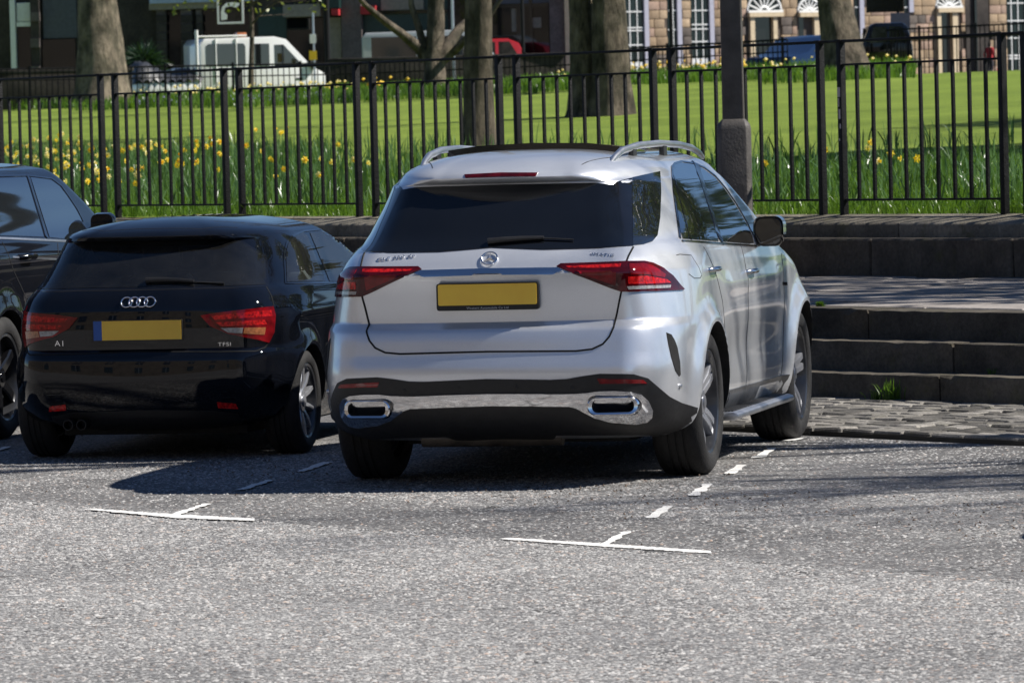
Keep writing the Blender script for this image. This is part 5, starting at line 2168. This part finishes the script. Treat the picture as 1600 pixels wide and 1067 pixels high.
# ---- far railings: dark, thin, seen through the near ones
def far_railing(u0, u1, v_top0, v_top1, Z0, Z1, gnd0, gnd1, label, sp=.16):
    a, b_ = at_depth(u0, v_top0, Z0), at_depth(u1, v_top1, Z1)
    root = empty('far_railing', (a[0], a[1], gnd0))
    tag(root, label, 'railing', 'railings on the far side of the garden')

    def parts():
        L = np.linalg.norm((b_ - a)[:2])
        n = int(L / sp)
        MB().tube([a, b_], .028, 6).build('top_rail', IRON)
        MB().tube([a - np.array([0, 0, .32]), b_ - np.array([0, 0, .32])], .02, 6).build('middle_rail', IRON)
        mb = MB()
        for i in range(n + 1):
            p_ = a + (b_ - a) * i / n
            g = gnd0 + (gnd1 - gnd0) * i / n
            big = i % 12 == 0
            r_ = .035 if big else .014
            mb.box((-r_, -r_, g), (r_, r_, p_[2] + (.08 if big else -.01)), (np.array([p_[0], p_[1], 0]), RH, FH, ZX))
        tag(mb.build('bars', IRON), kind='stuff')
    rel(root, parts)


far_railing(-60, 540, 110, 99, 150, 150, 2.7, 2.7, 'thin black railing before the shaded building and white truck')
far_railing(540, 955, 99, 81, 150, 146, 2.7, 2.7, 'thin black railing before the shop with the red van')
far_railing(955, 1230, 78, 62, 140, 136, 2.6, 2.6, 'thin black railing before the sash windows of the sandstone terrace')
far_railing(1350, 1620, 49, 36, 150, 146, 2.6, 2.6, 'tall thin black railing before the arched sandstone doorway')

# ---- the shaded building with the shop
GX = np.array([.9968, .08, 0])
GN = np.array([.08, -.9968, 0])
P0 = at_depth(450, 60, 172.0)
P0[2] = 0


class Facade:
    def __init__(s, p0, ex, nrm, root):
        s.p0, s.ex, s.n, s.root = p0, ex, nrm, root

    def sz(s, u, v):
        p_ = on_plane(u, v, s.p0, s.n)
        return float(np.dot(p_ - s.p0, s.ex)), float(p_[2])

    def box(s, name, u0, v0, u1, v1, front, back, mat, parent=None, bevel=0):
        """pixel rectangle on the facade; front/back = metres in front of / behind it"""
        um, vm = (u0 + u1) / 2, (v0 + v1) / 2
        s0, s1 = s.sz(u0, vm)[0], s.sz(u1, vm)[0]
        z1, z0 = s.sz(um, v0)[1], s.sz(um, v1)[1]
        return s.raw(name, s0, z0, s1, z1, front, back, mat, parent, bevel)

    def raw(s, name, s0, z0, s1, z1, front, back, mat, parent=None, bevel=0):
        o = MB().box((s0, -front, z0), (s1, back, z1), (s.p0, s.ex, -s.n, ZX)).build(name, mat, None, bevel=bevel)
        par = parent or s.root
        o.parent = par
        o.matrix_parent_inverse = Matrix.Translation(-(s.root.location if par is s.root else s.root.location))
        if par is not s.root:
            o.matrix_parent_inverse = par.matrix_parent_inverse @ Matrix.Identity(4)
            o.matrix_parent_inverse = Matrix.Identity(4)
        return o


DST = stone_mat('dark_stone', (.03, .026, .024), (.085, .073, .064), .9, bmp=.3, rnd=.15)  # dark stone of the shop building, also used where shade is painted
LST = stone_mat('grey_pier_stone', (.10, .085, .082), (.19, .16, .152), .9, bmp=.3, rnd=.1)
WPAINT = pm('white_joinery', (.78, .78, .76), .5, var=.04)
CREAM = pm('cream_stone', (.62, .50, .33), .7, var=.08)
BEIGE = pm('beige_render', (.24, .21, .175), .8, var=.1)
DGREEN = pm('dark_green_paint', (.012, .035, .032), .35, var=.15)
DBLUE = pm('blue_grey_panel', (.07, .075, .095), .6, var=.1)
FASC = pm('pale_blue_fascia', (.35, .42, .55), .6, var=.1)
REDC = pm('red_cloth', (.40, .02, .025), .7, var=.15)
YELS = pm('yellow_sign', (.75, .48, .02), .5, var=.05)

SB = empty('shop_building', (P0[0], P0[1], STREET))
tag(SB, 'dark shaded building with stone pilasters, hanging shop front and beige panels behind the white truck', 'building')
fc = Facade(P0, GX, GN, SB)
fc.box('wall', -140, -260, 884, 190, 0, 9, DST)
fc.box('pier', 860, -200, 884, 150, .45, 0, LST)
fc.box('pier', 535, -200, 566, 150, .40, 0, LST)
fc.box('pier', 884.5, -200, 896, 150, .60, 6, CREAM)  # cream colour paints the sunlit corner beside the grey pier
fc.box('door_frame', 19, 0, 27, 160, .20, 0, WPAINT)
fc.box('blind', 27.5, 5, 49, 34, .10, 0, WPAINT)
for i in range(7):
    fc.box('blind_slat', 27.5, 6 + i * 4, 48.5, 8 + i * 4, .14, -.101, WPAINT)
fc.box('transom', 27.5, 35, 50, 42, .16, 0, WPAINT)
fc.box('doorway', 27.5, 43, 49, 160, .02, 0, GLOSSB)
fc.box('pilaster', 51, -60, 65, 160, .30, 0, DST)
for v in (20, 61, 104, 130):
    fc.box('pilaster_block', 51.5, v, 66, v + 14, .40, -.31, LST)
fc.box('panel', 68, -40, 120, 60, .12, 0, DBLUE)
fc.box('panel', 68, 62, 120, 160, .12, 0, GLOSSB)
fc.box('fascia', 238, -6, 402, 4.5, .50, 0, FASC)
fc.box('lintel', 236, 5, 345, 15, .35, 0, BEIGE)
for (a, b_) in ((248, 262), (286, 303), (310, 318)):
    fc.box('pilaster', a, 16, b_, 160, .22, 0, LST)
    for v in range(24, 150, 14):
        fc.box('rusticated_block', a - .6, v, b_ + .6, v + 11.5, .30, -.222, DST)
fc.box('doorway', 263, 18, 285, 160, .03, 0, GLASS)
fc.box('shop_window', 319, 14, 400, 100, .03, 0, GLASS)
fc.box('shop_window', 404, 12, 448, 100, .03, 0, DGREEN)
fc.box('awning', 448, 8, 506, 27, .7, 0, BEIGE)
fc.box('shop_window', 449, 29, 506, 100, .03, 0, GLASS)
fc.box('render_panel', 508, 28, 534, 98, .08, 0, BEIGE)
fc.box('green_awning', 508, -6, 536, 14, .8, 0, DGREEN)
fc.box('red_awning', 524, 15, 535, 25, .8, -.4, REDC)
fc.box('shop_window', 568, -40, 700, 150, .03, 0, DGREEN)
fc.box('render_panel', 596, -20, 662, 16, .12, -.031, BEIGE)
fc.box('glazing_bar', 568, 17, 700, 22, .14, -.031, GLOSSB)
fc.box('red_awning', 567, 10, 590, 23, .5, -.031, REDC)
fc.box('shop_window', 706, -60, 858, 150, .03, 0, GLASS)
fc.box('glazing_bar', 780, 7, 858, 12, .12, -.031, GLOSSB)
fc.box('render_panel', 776, -20, 858, 6, .10, -.031, DBLUE)
fc.box('glazing_bar', 808, 12, 815, 100, .12, -.031, GLOSSB)
fc.box('glazing_bar', 828, -20, 833, 100, .12, -.031, GLOSSB)
for (a, b_, c_, d_) in ((800, 14, 812, 50), (832, 28, 846, 44)):
    fc.box('window_poster', a, b_, c_, d_, .05, -.031, BEIGE)

# ---- the sandstone terrace
TN = np.array([.634, -.7733, 0])
TX = np.array([.7733, .634, 0])
T0 = at_depth(1280, 60, 200.0)
T0[2] = 0
ST = empty('sandstone_terrace', (T0[0], T0[1], STREET))
tag(ST, 'sunlit sandstone terrace with white sash windows and fanlights over cream doorways', 'building')
ft = Facade(T0, TX, TN, ST)
MORT = pm('dark_mortar', (.10, .08, .065), .95)  # dark mortar colour showing between the blocks
BLK = [stone_mat('ashlar_warm', (.38, .27, .17), (.52, .39, .26), 1.5, bmp=.35, rnd=.18), stone_mat('ashlar_pink', (.38, .26, .19), (.50, .36, .28), 1.5, bmp=.35, rnd=.15),
       stone_mat('ashlar_sooty', (.10, .085, .075), (.24, .20, .17), 1.5, bmp=.35, rnd=.25)]
SG = pm('sash_glass', (.008, .016, .016), .08, var=.1)
REV = pm('shaded_reveal', (.42, .42, .50), .7, var=.05)  # lilac grey puts the shade of the reveals into their colour
ft.box('wall', 900, -330, 1760, 160, 0, 9, MORT)
opens = []


def opening(u0, v0, u1, v1):
    um, vm = (u0 + u1) / 2, (v0 + v1) / 2
    s0, s1 = ft.sz(u0, vm)[0], ft.sz(u1, vm)[0]
    z1, z0 = ft.sz(um, v0)[1], ft.sz(um, v1)[1]
    opens.append((s0, z0, s1, z1))


def sash(u0, u1, bars, rows, vb, v0=-30, v1=118):
    opening(u0 - 1, v0, u1 + 8, v1)
    w = ft.box('window', u0, v0, u1, v1, .015, -.001, SG)
    for b_ in bars:
        ft.box('glazing_bar', b_ - .65, v0, b_ + .65, v1, .05, -.016, WPAINT)
    for r_ in rows:
        ft.box('glazing_bar', u0, r_ - .9, u1, r_ + .9, .06, -.016, WPAINT)
    if vb:
        ft.box('shutter', u0 + 1, vb[0], u1 - 1, (vb[0] + vb[1]) / 2 - 1, .045, -.016, WPAINT)
        ft.box('shutter', u0 + 1, (vb[0] + vb[1]) / 2 + 1, u1 - 1, vb[1], .045, -.016, WPAINT)
    ft.box('reveal', u1 + .3, v0, u1 + 7, v1, .12, -.001, REV)


sash(968, 1005, (972, 983.5, 995), (19, 44, 48.5, 71), (98, 113))
sash(1043, 1056.5, (1051,), (17, 47), (100, 112))
sash(1080, 1107, (1086.5, 1097.3), (17, 39, 46, 65.5), (92, 113))
sash(1573, 1602, (1579.5, 1590), (5.5, 33, 60), (86, 93))
sash(1335, 1341, (), (12,), None, -30, 60)
sash(1412, 1418, (), (12,), None, -30, 20)


def doorway(cu_, v, r, u0, u1, cols):
    opening(cu_ - r, v - r * 1.05, cu_ + r, v)
    opening(cu_ - r, v, cu_ + r, 130)
    f = ft.box('fanlight', cu_ - r, v - r * 1.02, cu_ + r, v - 1, .012, -.001, SG)
    s0, z0 = ft.sz(cu_, v)
    rad = abs(ft.sz(cu_ + r, v)[0] - s0)

    def arc(r_, th, nm):
        mb = MB()
        pts = []
        for t in np.linspace(0, math.pi, 17):
            pts.append(ft.p0 + ft.ex * (s0 + r_ * math.cos(t)) + ZX * (z0 + r_ * math.sin(t)) + ft.n * .05)
        o = mb.tube(pts, th, 5).build(nm, WPAINT)
        o.parent = ST
        o.matrix_parent_inverse = Matrix.Translation(-ST.location)
    arc(rad * .97, .05, 'fanlight_bar')
    arc(rad * .25, .05, 'fanlight_bar')
    for t in np.linspace(0, math.pi, 9):
        a = ft.p0 + ft.ex * (s0 + rad * .2 * math.cos(t)) + ZX * (z0 + rad * .2 * math.sin(t)) + ft.n * .05
        b_ = ft.p0 + ft.ex * (s0 + rad * .97 * math.cos(t)) + ZX * (z0 + rad * .97 * math.sin(t)) + ft.n * .05
        o = MB().tube([a, b_], .035, 5).build('fanlight_bar', WPAINT)
        o.parent = ST
        o.matrix_parent_inverse = Matrix.Translation(-ST.location)
    ft.box('fanlight_sill', cu_ - r, v - 2.4, cu_ + r, v + 1.4, .20, -.013, WPAINT)
    ft.box('entablature', cu_ - r * .98, v + 1.8, cu_ + r * .98, v + 8, .26, -.001, CREAM)
    ft.box('door', u0, v + 8.5, u1, 130, .012, -.001, GLOSSB)
    for (a, b_) in cols:
        ft.box('door_column', a, v + 8.4, b_, 130, .18, -.001, CREAM)


doorway(1193, 19, 27, 1178, 1205, ((1170, 1177), (1206, 1212)))
doorway(1263, 19, 18, 1249, 1256, ((1270, 1278),))
doorway(1481, 12, 20, 1469, 1480, ((1462, 1468), (1486, 1494)))
opening(1507, -60, 1545, 130)
ft.box('shade_strip', 1507, -60, 1544, 130, .06, -.001, DST)  # dark panel stands in for the shadow on this stretch of wall
ft.box('drainpipe', 1520, -60, 1523.5, 130, .16, -.061, GLOSSB)
random.seed(71)
z = 3.25
sA, sB = ft.sz(958, 60)[0], ft.sz(1606, 60)[0]
nb_ = 0
while z < 6.75:
    s_ = sA - random.uniform(0, .5)
    hh = .335
    while s_ < sB:
        L = random.uniform(.34, .74)
        segs = [(s_, s_ + L)]
        for (a, z0, b_, z1) in opens:
            if z + hh > z0 + .05 and z < z1 - .05:
                ns = []
                for (c_, d_) in segs:
                    if d_ <= a or c_ >= b_:
                        ns.append((c_, d_))
                    else:
                        if c_ < a:
                            ns.append((c_, a))
                        if d_ > b_:
                            ns.append((b_, d_))
                segs = ns
        for (c_, d_) in segs:
            if d_ - c_ > .12 and nb_ < 300:
                k = random.random()
                ft.raw('ashlar_block', c_ + .012, z + .012, d_ - .012, z + hh - .012, .07, -.002, BLK[0 if k < .6 else (1 if k < .8 else 2)], None, .012)
                nb_ += 1
        s_ += L
    z += hh

# ---- vehicles on the far street
def far_vehicle(name, label, cat, u0, Z, prof, width, paint, wins, wheels, flip=False, gz=STREET, wr=.32, extra=None, turn=0.0):
    """prof: (along, up) side outline in metres; standing with its left end at pixel column u0"""
    o = at_depth(u0, 100, Z)
    o[2] = gz
    root = empty(name, o, YAW + turn)
    tag(root, label, cat, 'vehicles on the far street')
    L = max(p_[0] for p_ in prof)
    fx = (lambda a: L - a) if flip else (lambda a: a)
    MB().prism([(fx(a), b_) for a, b_ in prof], (1, 0, 0), (0, 0, 1), (0, 1, 0), width).build('body', paint, root, bevel=.05)
    for w in wins:
        MB().prism([(fx(a), b_) for a, b_ in w], (1, 0, 0), (0, 0, 1), (0, 1, 0), .02, (0, -.012, 0)).build('window', GLASS2, root)
    for a in wheels:
        for y in (0.0, width):
            wm = MB().lathe([(-.1, .001), (-.1, wr), (.1, wr), (.1, .001)], 24).build('wheel', RUBBER, root, smooth=True, angle=40)
            wm.location = (fx(a), y + (.08 if y == 0 else -.08), wr)
            wm.rotation_euler = (0, 0, math.pi / 2)
            rm = MB().lathe([(-.012, .001), (-.012, wr * .62), (.012, wr * .62), (.012, .001)], 20).build('rim', ALU, wm, smooth=True, angle=40)
            rm.location = (-.1 if y == 0 else .1, 0, 0)
    if extra:
        extra(root, fx)
    return root


WHITEP = car_paint('white_paint', (.78, .78, .77), 0, .3)
BLUEP = car_paint('dark_blue_paint', (.012, .028, .075), .2, .3, dirt=.01)
REDP = car_paint('red_paint', (.45, .012, .012), 0, .3)


def truck_extra(root, fx):
    pr = [(0, .62), (0, .95), (1.95, .95), (1.95, .62)]
    MB().prism(pr, (1, 0, 0), (0, 0, 1), (0, 1, 0), 1.9).build('load_bed', WHITEP, root, bevel=.02)
    # crumpled dark tarpaulin over the load
    rgt = random.Random(4)
    V, F2 = [], []
    nx_, ny_ = 26, 14
    for i in range(nx_):
        for j in range(ny_):
            x, y = -.1 + 2.1 * i / (nx_ - 1), -.06 + 2.02 * j / (ny_ - 1)
            e = min(1, 6 * i / nx_, 6 * (nx_ - 1 - i) / nx_, 5 * j / ny_, 5 * (ny_ - 1 - j) / ny_)
            V.append((x, y, .95 + .66 * e ** .5 * (.7 + .3 * math.sin(x * 3.1 + 1)) + rgt.uniform(-.04, .05) * e + (.1 if (j == 0 or j == ny_ - 1) and i % 3 else 0)))
    for i in range(nx_ - 1):
        for j in range(ny_ - 1):
            F2.append((i * ny_ + j, i * ny_ + j + 1, (i + 1) * ny_ + j + 1, (i + 1) * ny_ + j))
    mesh('tarpaulin', V, F2, pm('dark_tarpaulin', (.035, .037, .043), .4, var=.4), root, smooth=True)
    for y in (.05,):
        MB().tube([(1.86, y, .9), (1.86, y, 2.5)], .055, 8).build('rack_post', WHITEP, root, smooth=True)
        MB().tube([(1.86, y, 2.30), (3.4, y, 2.31)], .03, 6).build('rack_bar', WHITEP, root, smooth=True)
    for a in (2.42, 3.05):
        MB().tube([(a, -.03, 2.25), (a, -.03, .95)], .022, 6).build('rack_strut', WHITEP, root, smooth=True)
    MB().box((5.35, -.16, 1.28), (5.5, -.02, 1.62)).build('wing_mirror', PLAST, root, bevel=.03)
    MB().box((3.3, .7, 2.27), (3.6, 1.1, 2.42)).build('roof_beacon', AMBERL, root, bevel=.03)
    MB().box((4.9, -.022, .98), (5.1, -.005, 1.02)).build('door_handle', PLAST, root)


far_vehicle('pickup_truck', 'white crew cab pickup truck with dark tarpaulin over its load bed', 'truck', 214, 155.0,
            [(1.96, .45), (1.96, 2.08), (2.08, 2.24), (4.25, 2.27), (4.62, 2.18), (5.40, 1.36), (5.78, 1.16), (5.92, .80), (5.90, .42)], 1.95, WHITEP,
            [[(2.12, 1.42), (2.12, 2.02), (2.2, 2.08), (3.28, 2.08), (3.34, 2.0), (3.34, 1.42)], [(3.62, 1.40), (3.62, 2.06), (4.08, 2.06), (4.08, 1.40)],
             [(4.25, 1.36), (4.25, 2.02), (4.52, 2.02), (5.12, 1.38)]], (.7, 5.1), wr=.35, extra=truck_extra, turn=.33)
CARP = [(0, .35), (.02, .85), (.25, .98), (.75, 1.38), (1.1, 1.46), (2.1, 1.46), (2.5, 1.36), (3.1, .98), (3.95, .85), (4.1, .6), (4.08, .32)]
CARW = [[(.55, 1.0), (.85, 1.34), (1.5, 1.39), (1.5, .99)], [(1.57, .99), (1.57, 1.39), (2.1, 1.38), (2.42, 1.3), (2.85, .98)]]
far_vehicle('hatchback_car', 'pale blue car half hidden behind the load of the white truck', 'car', 218, 168.0, CARP, 1.75, car_paint('pale_blue_paint', (.22, .30, .45), .3, .3), CARW, (.7, 3.3), gz=STREET + .1)
far_vehicle('hatchback_car', 'white car parked before the shop, beside the forked tree', 'car', 596, 158.0, CARP, 1.75, WHITEP, CARW, (.7, 3.3), flip=True)
VANP = [(0, .4), (0, 1.9), (.12, 2.05), (3.3, 2.08), (3.6, 1.95), (4.2, 1.2), (4.85, 1.05), (5.0, .75), (5.0, .4)]
far_vehicle('delivery_van', 'pale grey van with big windows behind the white car', 'van', 566, 164.0, VANP, 1.9, car_paint('pale_van_paint', (.42, .44, .46), 0, .35), [[(.3, 1.15), (.3, 1.9), (1.7, 1.9), (1.7, 1.15)], [(1.8, 1.15), (1.8, 1.9), (3.2, 1.9), (3.2, 1.15)]], (.9, 4.1), gz=STREET + .4)
far_vehicle('delivery_van', 'red van with dark windows parked before the shop beyond the straight trunk', 'van', 740, 166.0, [(0, .4), (0, 1.95), (.1, 2.1), (1.1, 2.1), (1.45, 1.95), (1.72, 1.35), (1.78, .9), (1.76, .4)], 1.9, REDP,
            [[(.1, 1.42), (.1, 2.0), (.7, 2.0), (.7, 1.42)], [(.8, 1.42), (.8, 2.0), (1.15, 2.0), (1.5, 1.42)]], (.4, 1.4), gz=STREET + .1)
far_vehicle('hatchback_car', 'dark blue car on the far street beside the leaning tree', 'car', 1232, 152.0, [(a * .9, b_ * 1.02) for a, b_ in CARP], 1.75, BLUEP, [[(a * .9, b_ * 1.02) for a, b_ in w] for w in CARW], (.65, 3.0), flip=True, gz=STREET + .35, turn=.8)
far_vehicle('taxi_cab', 'black upright taxi cab on the far street right of the leaning tree', 'car', 1343, 149.5, [(0, .4), (.02, 1.0), (.12, 1.2), (.28, 1.62), (.45, 1.72), (1.25, 1.72), (1.4, 1.6), (1.52, 1.05), (1.56, .4)], 1.8, DARKP,
            [[(.3, 1.15), (.42, 1.6), (.8, 1.62), (.8, 1.15)], [(.86, 1.15), (.86, 1.62), (1.24, 1.6), (1.38, 1.15)]], (.35, 1.2), gz=STREET + .35)

# dark boards added for the band of shade and dense bars behind the railing
for (u0, u1, va, vb, lab) in ((-60, 205, 112, 108, 'added dark board painting the shade behind the far railing beside the plane trunk'), (515, 880, 92, 84, 'added dark board painting the shade behind the far railing before the shop')):
    a, b_ = at_depth(u0, va, 151.5), at_depth(u1, vb, 151.5)
    L = float(np.dot(b_ - a, RH))
    wl = MB().box((0, 0, STREET), (L, .35, a[2] - .12), (np.array([a[0], a[1], 0]), RH, FH, ZX)).box((-.05, -.06, a[2] - .119), (L + .05, .41, a[2]), (np.array([a[0], a[1], 0]), RH, FH, ZX)).build('shade_board', DST, None, bevel=.02)
    tag(wl, lab, 'wall')

# ---- posts, signs and small things on the far street
def post_at(name, label, cat, u, v0, v1, Z, r, mat, group='posts on the far street', plates=()):
    top, bot = at_depth(u, v0, Z), at_depth(u, v1, Z)
    root = empty(name, (top[0], top[1], STREET))
    tag(root, label, cat, group)
    MB().tube([(0, 0, 0), (0, 0, top[2] - STREET)], r, 10).build('post', mat, root, smooth=True)
    for (du0, va, du1, vb, mt, nm) in plates:
        q0, q1 = at_depth(u + du0, va, Z), at_depth(u + du1, vb, Z)
        s0, s1 = np.dot(q0 - top, RH), np.dot(q1 - top, RH)
        MB().box((s0, -r - .05, q1[2] - STREET), (s1, -r - .005, q0[2] - STREET), (np.zeros(3), RH, FH, ZX)).build(nm, mt, root)
    return root


post_at('street_lamp', 'thick black street lamp post at the nose of the white truck', 'lamp post', 508, -60, 150, 153, .085, IRON)
post_at('street_lamp', 'slim black street lamp post before the sandstone terrace', 'lamp post', 1046, -60, 120, 145, .055, IRON)
post_at('street_lamp', 'black street lamp post in front of the red van', 'lamp post', 814, -60, 120, 154, .05, IRON)
post_at('sign_post', 'grey sign post with white and yellow plates before the shop', 'sign', 489, 20, 130, 155, .03, ALU, plates=((-5, 54, 5, 68, WPAINT, 'white_plate'), (-6, 80, 6, 94, YELS, 'yellow_plate')))
post_at('sign_post', 'pole with yellow plate between the forked and the straight tree', 'sign', 706, -20, 140, 150, .04, ALU, plates=((-10, 74, -2, 94, YELS, 'yellow_plate'), (-3, 48, 4, 62, WPAINT, 'white_plate')))
post_at('sign_post', 'tall dark sign board and grey panel beside the leaning tree', 'sign', 1402, -30, 110, 158, .05, IRON, plates=((-50, -30, 10, 19, GLOSSB, 'dark_board'), (-11, 21, 20, 46, DBLUE, 'grey_panel')))
# hanging shop sign: dark board in a white frame with a pale figure
hs = at_depth(360, 18, 166.0)
HS = empty('hanging_sign', hs, YAW)
tag(HS, 'square dark hanging sign in a white frame above the white truck', 'sign')
MB().box((-.36, 0, -.36), (.36, .05, .5)).build('board', GLOSSB, HS)
for (a, b_, c_, d_) in ((-.42, -.40, -.36, .5), (.36, -.40, .42, .5), (-.36, -.40, .36, -.34)):
    MB().box((a, -.02, b_), (c_, .07, d_)).build('frame', WPAINT, HS)
MB().prism([(-.30, -.28), (-.12, -.26), (-.10, -.12), (-.2, -.02), (-.16, .12), (.02, .16), (.18, .1), (.28, .18), (.3, .24), (.1, .28), (-.12, .26), (-.26, .14), (-.3, -.04)], (1, 0, 0), (0, 0, 1), (0, -1, 0), .012, (0, -.001, 0)).build('pale_figure', WPAINT, HS)
MB().tube([(0, .03, .5), (0, .03, .9), (0, 5.0, .9)], .03, 6).build('bracket', IRON, HS)

# young tree with fresh leaves by the truck
tb = at_depth(391, 160, 153.0)
yt = tree((tb[0], tb[1], STREET), .10, 6.5, (.1, .1), 33, 'slim street tree with fresh yellow green leaves standing before the white truck', BARK, nb=9, start=.45, spread=1.3, flare_=1.1, depth=2, group='trees on the far street')
rgl = random.Random(9)
V, F2 = [], []
for i in range(2600):
    th_, ph_ = rgl.uniform(0, 6.28), rgl.uniform(-1, 1)
    r_ = rgl.uniform(.35, 1) ** .6
    c_ = np.array([math.cos(th_) * r_ * 2.3, math.sin(th_) * r_ * 1.9, 5.2 + ph_ * 2.1 * r_])
    if math.sin(c_[0] * 4.1) * math.sin(c_[2] * 3.7 + c_[1] * 2.0) < -.15:
        continue
    d1 = np.array([rgl.uniform(-1, 1) for _ in range(3)]) * .07
    d2 = np.array([rgl.uniform(-1, 1) for _ in range(3)]) * .07
    k = len(V)
    V += [c_ - d1, c_ + d2, c_ + d1, c_ - d2]
    F2.append((k, k + 1, k + 2, k + 3))
tag(mesh('leaves', V, F2, leaf_mat('fresh_leaf', (.09, .12, .02), (.24, .26, .05), .4, 2.0), yt), kind='stuff')

# dark shrub by the plane trunk
sb_ = at_depth(226, 110, 166.0)
SH = empty('shrub', (sb_[0], sb_[1], STREET))
tag(SH, 'dark spiky evergreen shrub against the shaded building beside the plane trunk', 'shrub')
MB().tube([(0, 0, 0), (.05, 0, 1.2)], [.12, .08], 8).build('stem', BARK, SH, smooth=True)
rgs = np.random.default_rng(4)
dirs = rgs.normal(0, 1, (900, 3))
dirs /= np.linalg.norm(dirs, axis=1)[:, None]
V, F2 = [], []
for d in dirs:
    c_ = np.array([0, 0, 1.75]) + d * rgs.uniform(.1, .55)
    e_ = c_ + d * rgs.uniform(.25, .55) + np.array([0, 0, -.12])
    s_ = np.cross(d, rgs.normal(0, 1, 3))
    s_ = s_ / np.linalg.norm(s_) * .03
    k = len(V)
    V += [c_ - s_, c_ + s_, e_]
    F2.append((k, k + 1, k + 2))
tag(mesh('leaves', V, F2, leaf_mat('dark_leaf', (.012, .03, .015), (.03, .06, .03), .2, 3.0), SH), kind='stuff')

# far figure in a red jacket, with an orange bag on the ground
def person(u, v, Z, hgt):
    f0 = at_depth(u, v, Z)
    root = empty('person', f0, YAW + 2.6)
    tag(root, 'small person in red jacket and dark trousers walking by the far railings', 'person')
    s_ = hgt / 1.75
    vs_ = {'pel': (0, 0, .95), 'ch': (0, -.02, 1.30), 'nk': (0, -.02, 1.50), 'hd': (0, -.04, 1.62), 'top': (0, -.03, 1.74),
           'lh': (.10, 0, .90), 'lk': (.11, -.12, .50), 'la': (.11, .02, .08), 'lt': (.11, -.14, .03), 'rh': (-.10, 0, .90), 'rk': (-.11, -.02, .49), 'ra': (-.11, .2, .10), 'rt': (-.11, .06, .03),
           'ls': (.19, -.02, 1.42), 'le': (.25, .05, 1.14), 'lw': (.26, -.08, .92), 'lf': (.26, -.12, .83), 'rs': (-.19, -.02, 1.42), 're': (-.25, .06, 1.14), 'rw': (-.26, .10, .90), 'rf': (-.26, .10, .81)}
    rad = {'pel': .15, 'ch': .17, 'nk': .065, 'hd': .10, 'top': .07, 'lh': .10, 'lk': .07, 'la': .05, 'lt': .04, 'rh': .10, 'rk': .07, 'ra': .05, 'rt': .04, 'ls': .075, 'le': .055, 'lw': .04, 'lf': .03,
           'rs': .075, 're': .055, 'rw': .04, 'rf': .03}
    ed = [('pel', 'ch'), ('ch', 'nk'), ('nk', 'hd'), ('hd', 'top'), ('pel', 'lh'), ('lh', 'lk'), ('lk', 'la'), ('la', 'lt'), ('pel', 'rh'), ('rh', 'rk'), ('rk', 'ra'), ('ra', 'rt'),
          ('ch', 'ls'), ('ls', 'le'), ('le', 'lw'), ('lw', 'lf'), ('ch', 'rs'), ('rs', 're'), ('re', 'rw'), ('rw', 'rf')]
    ks = list(vs_)
    me = bpy.data.meshes.new('body')
    me.from_pydata([tuple(c * s_ for c in vs_[k]) for k in ks], [(ks.index(a), ks.index(b_)) for a, b_ in ed], [])
    o = bpy.data.objects.new('body', me)
    col.objects.link(o)
    sk = o.modifiers.new('skin', 'SKIN')
    for i, k in enumerate(ks):
        me.skin_vertices[0].data[i].radius = (rad[k] * s_, rad[k] * s_ * .85)
        me.skin_vertices[0].data[i].use_root = (k == 'pel')
    sd = o.modifiers.new('sub', 'SUBSURF')
    sd.levels = sd.render_levels = 2
    bpy.context.view_layer.update()
    m2 = bpy.data.meshes.new_from_object(o.evaluated_get(bpy.context.evaluated_depsgraph_get()))
    bpy.data.objects.remove(o)
    for mt in (REDC, pm('dark_trousers', (.012, .012, .02), .8), pm('skin', (.45, .27, .19), .6), pm('dark_hair', (.02, .014, .01), .7)):
        m2.materials.append(mt)
    for po in m2.polygons:
        po.use_smooth = True
        z_ = po.center.z / s_
        x_ = abs(po.center.x / s_)
        po.material_index = 0 if (.92 < z_ < 1.49 and not (x_ > .2 and z_ < .95)) else (1 if z_ <= .92 and x_ < .19 else (3 if z_ > 1.66 or (z_ > 1.54 and po.center.y > 0) else 2))
    link('body', m2, root)


person(1547, 124, 148.0, 1.05)
ob = at_depth(1561, 121, 147.5)
OB = MB().prism(rrect(-.13, 0, .13, .17, .05, 3), RH, ZX, FH, .12, (0, 0, 0)).tube([(-.07, .06, .16), (-.05, .06, .25), (.05, .06, .25), (.07, .06, .16)], .012, 6).build('bag', pm('orange_cloth', (.75, .16, .03), .6), None, bevel=.0)
OB.location = ob
tag(OB, 'small bright orange bag on the grass beside the far figure', 'bag')
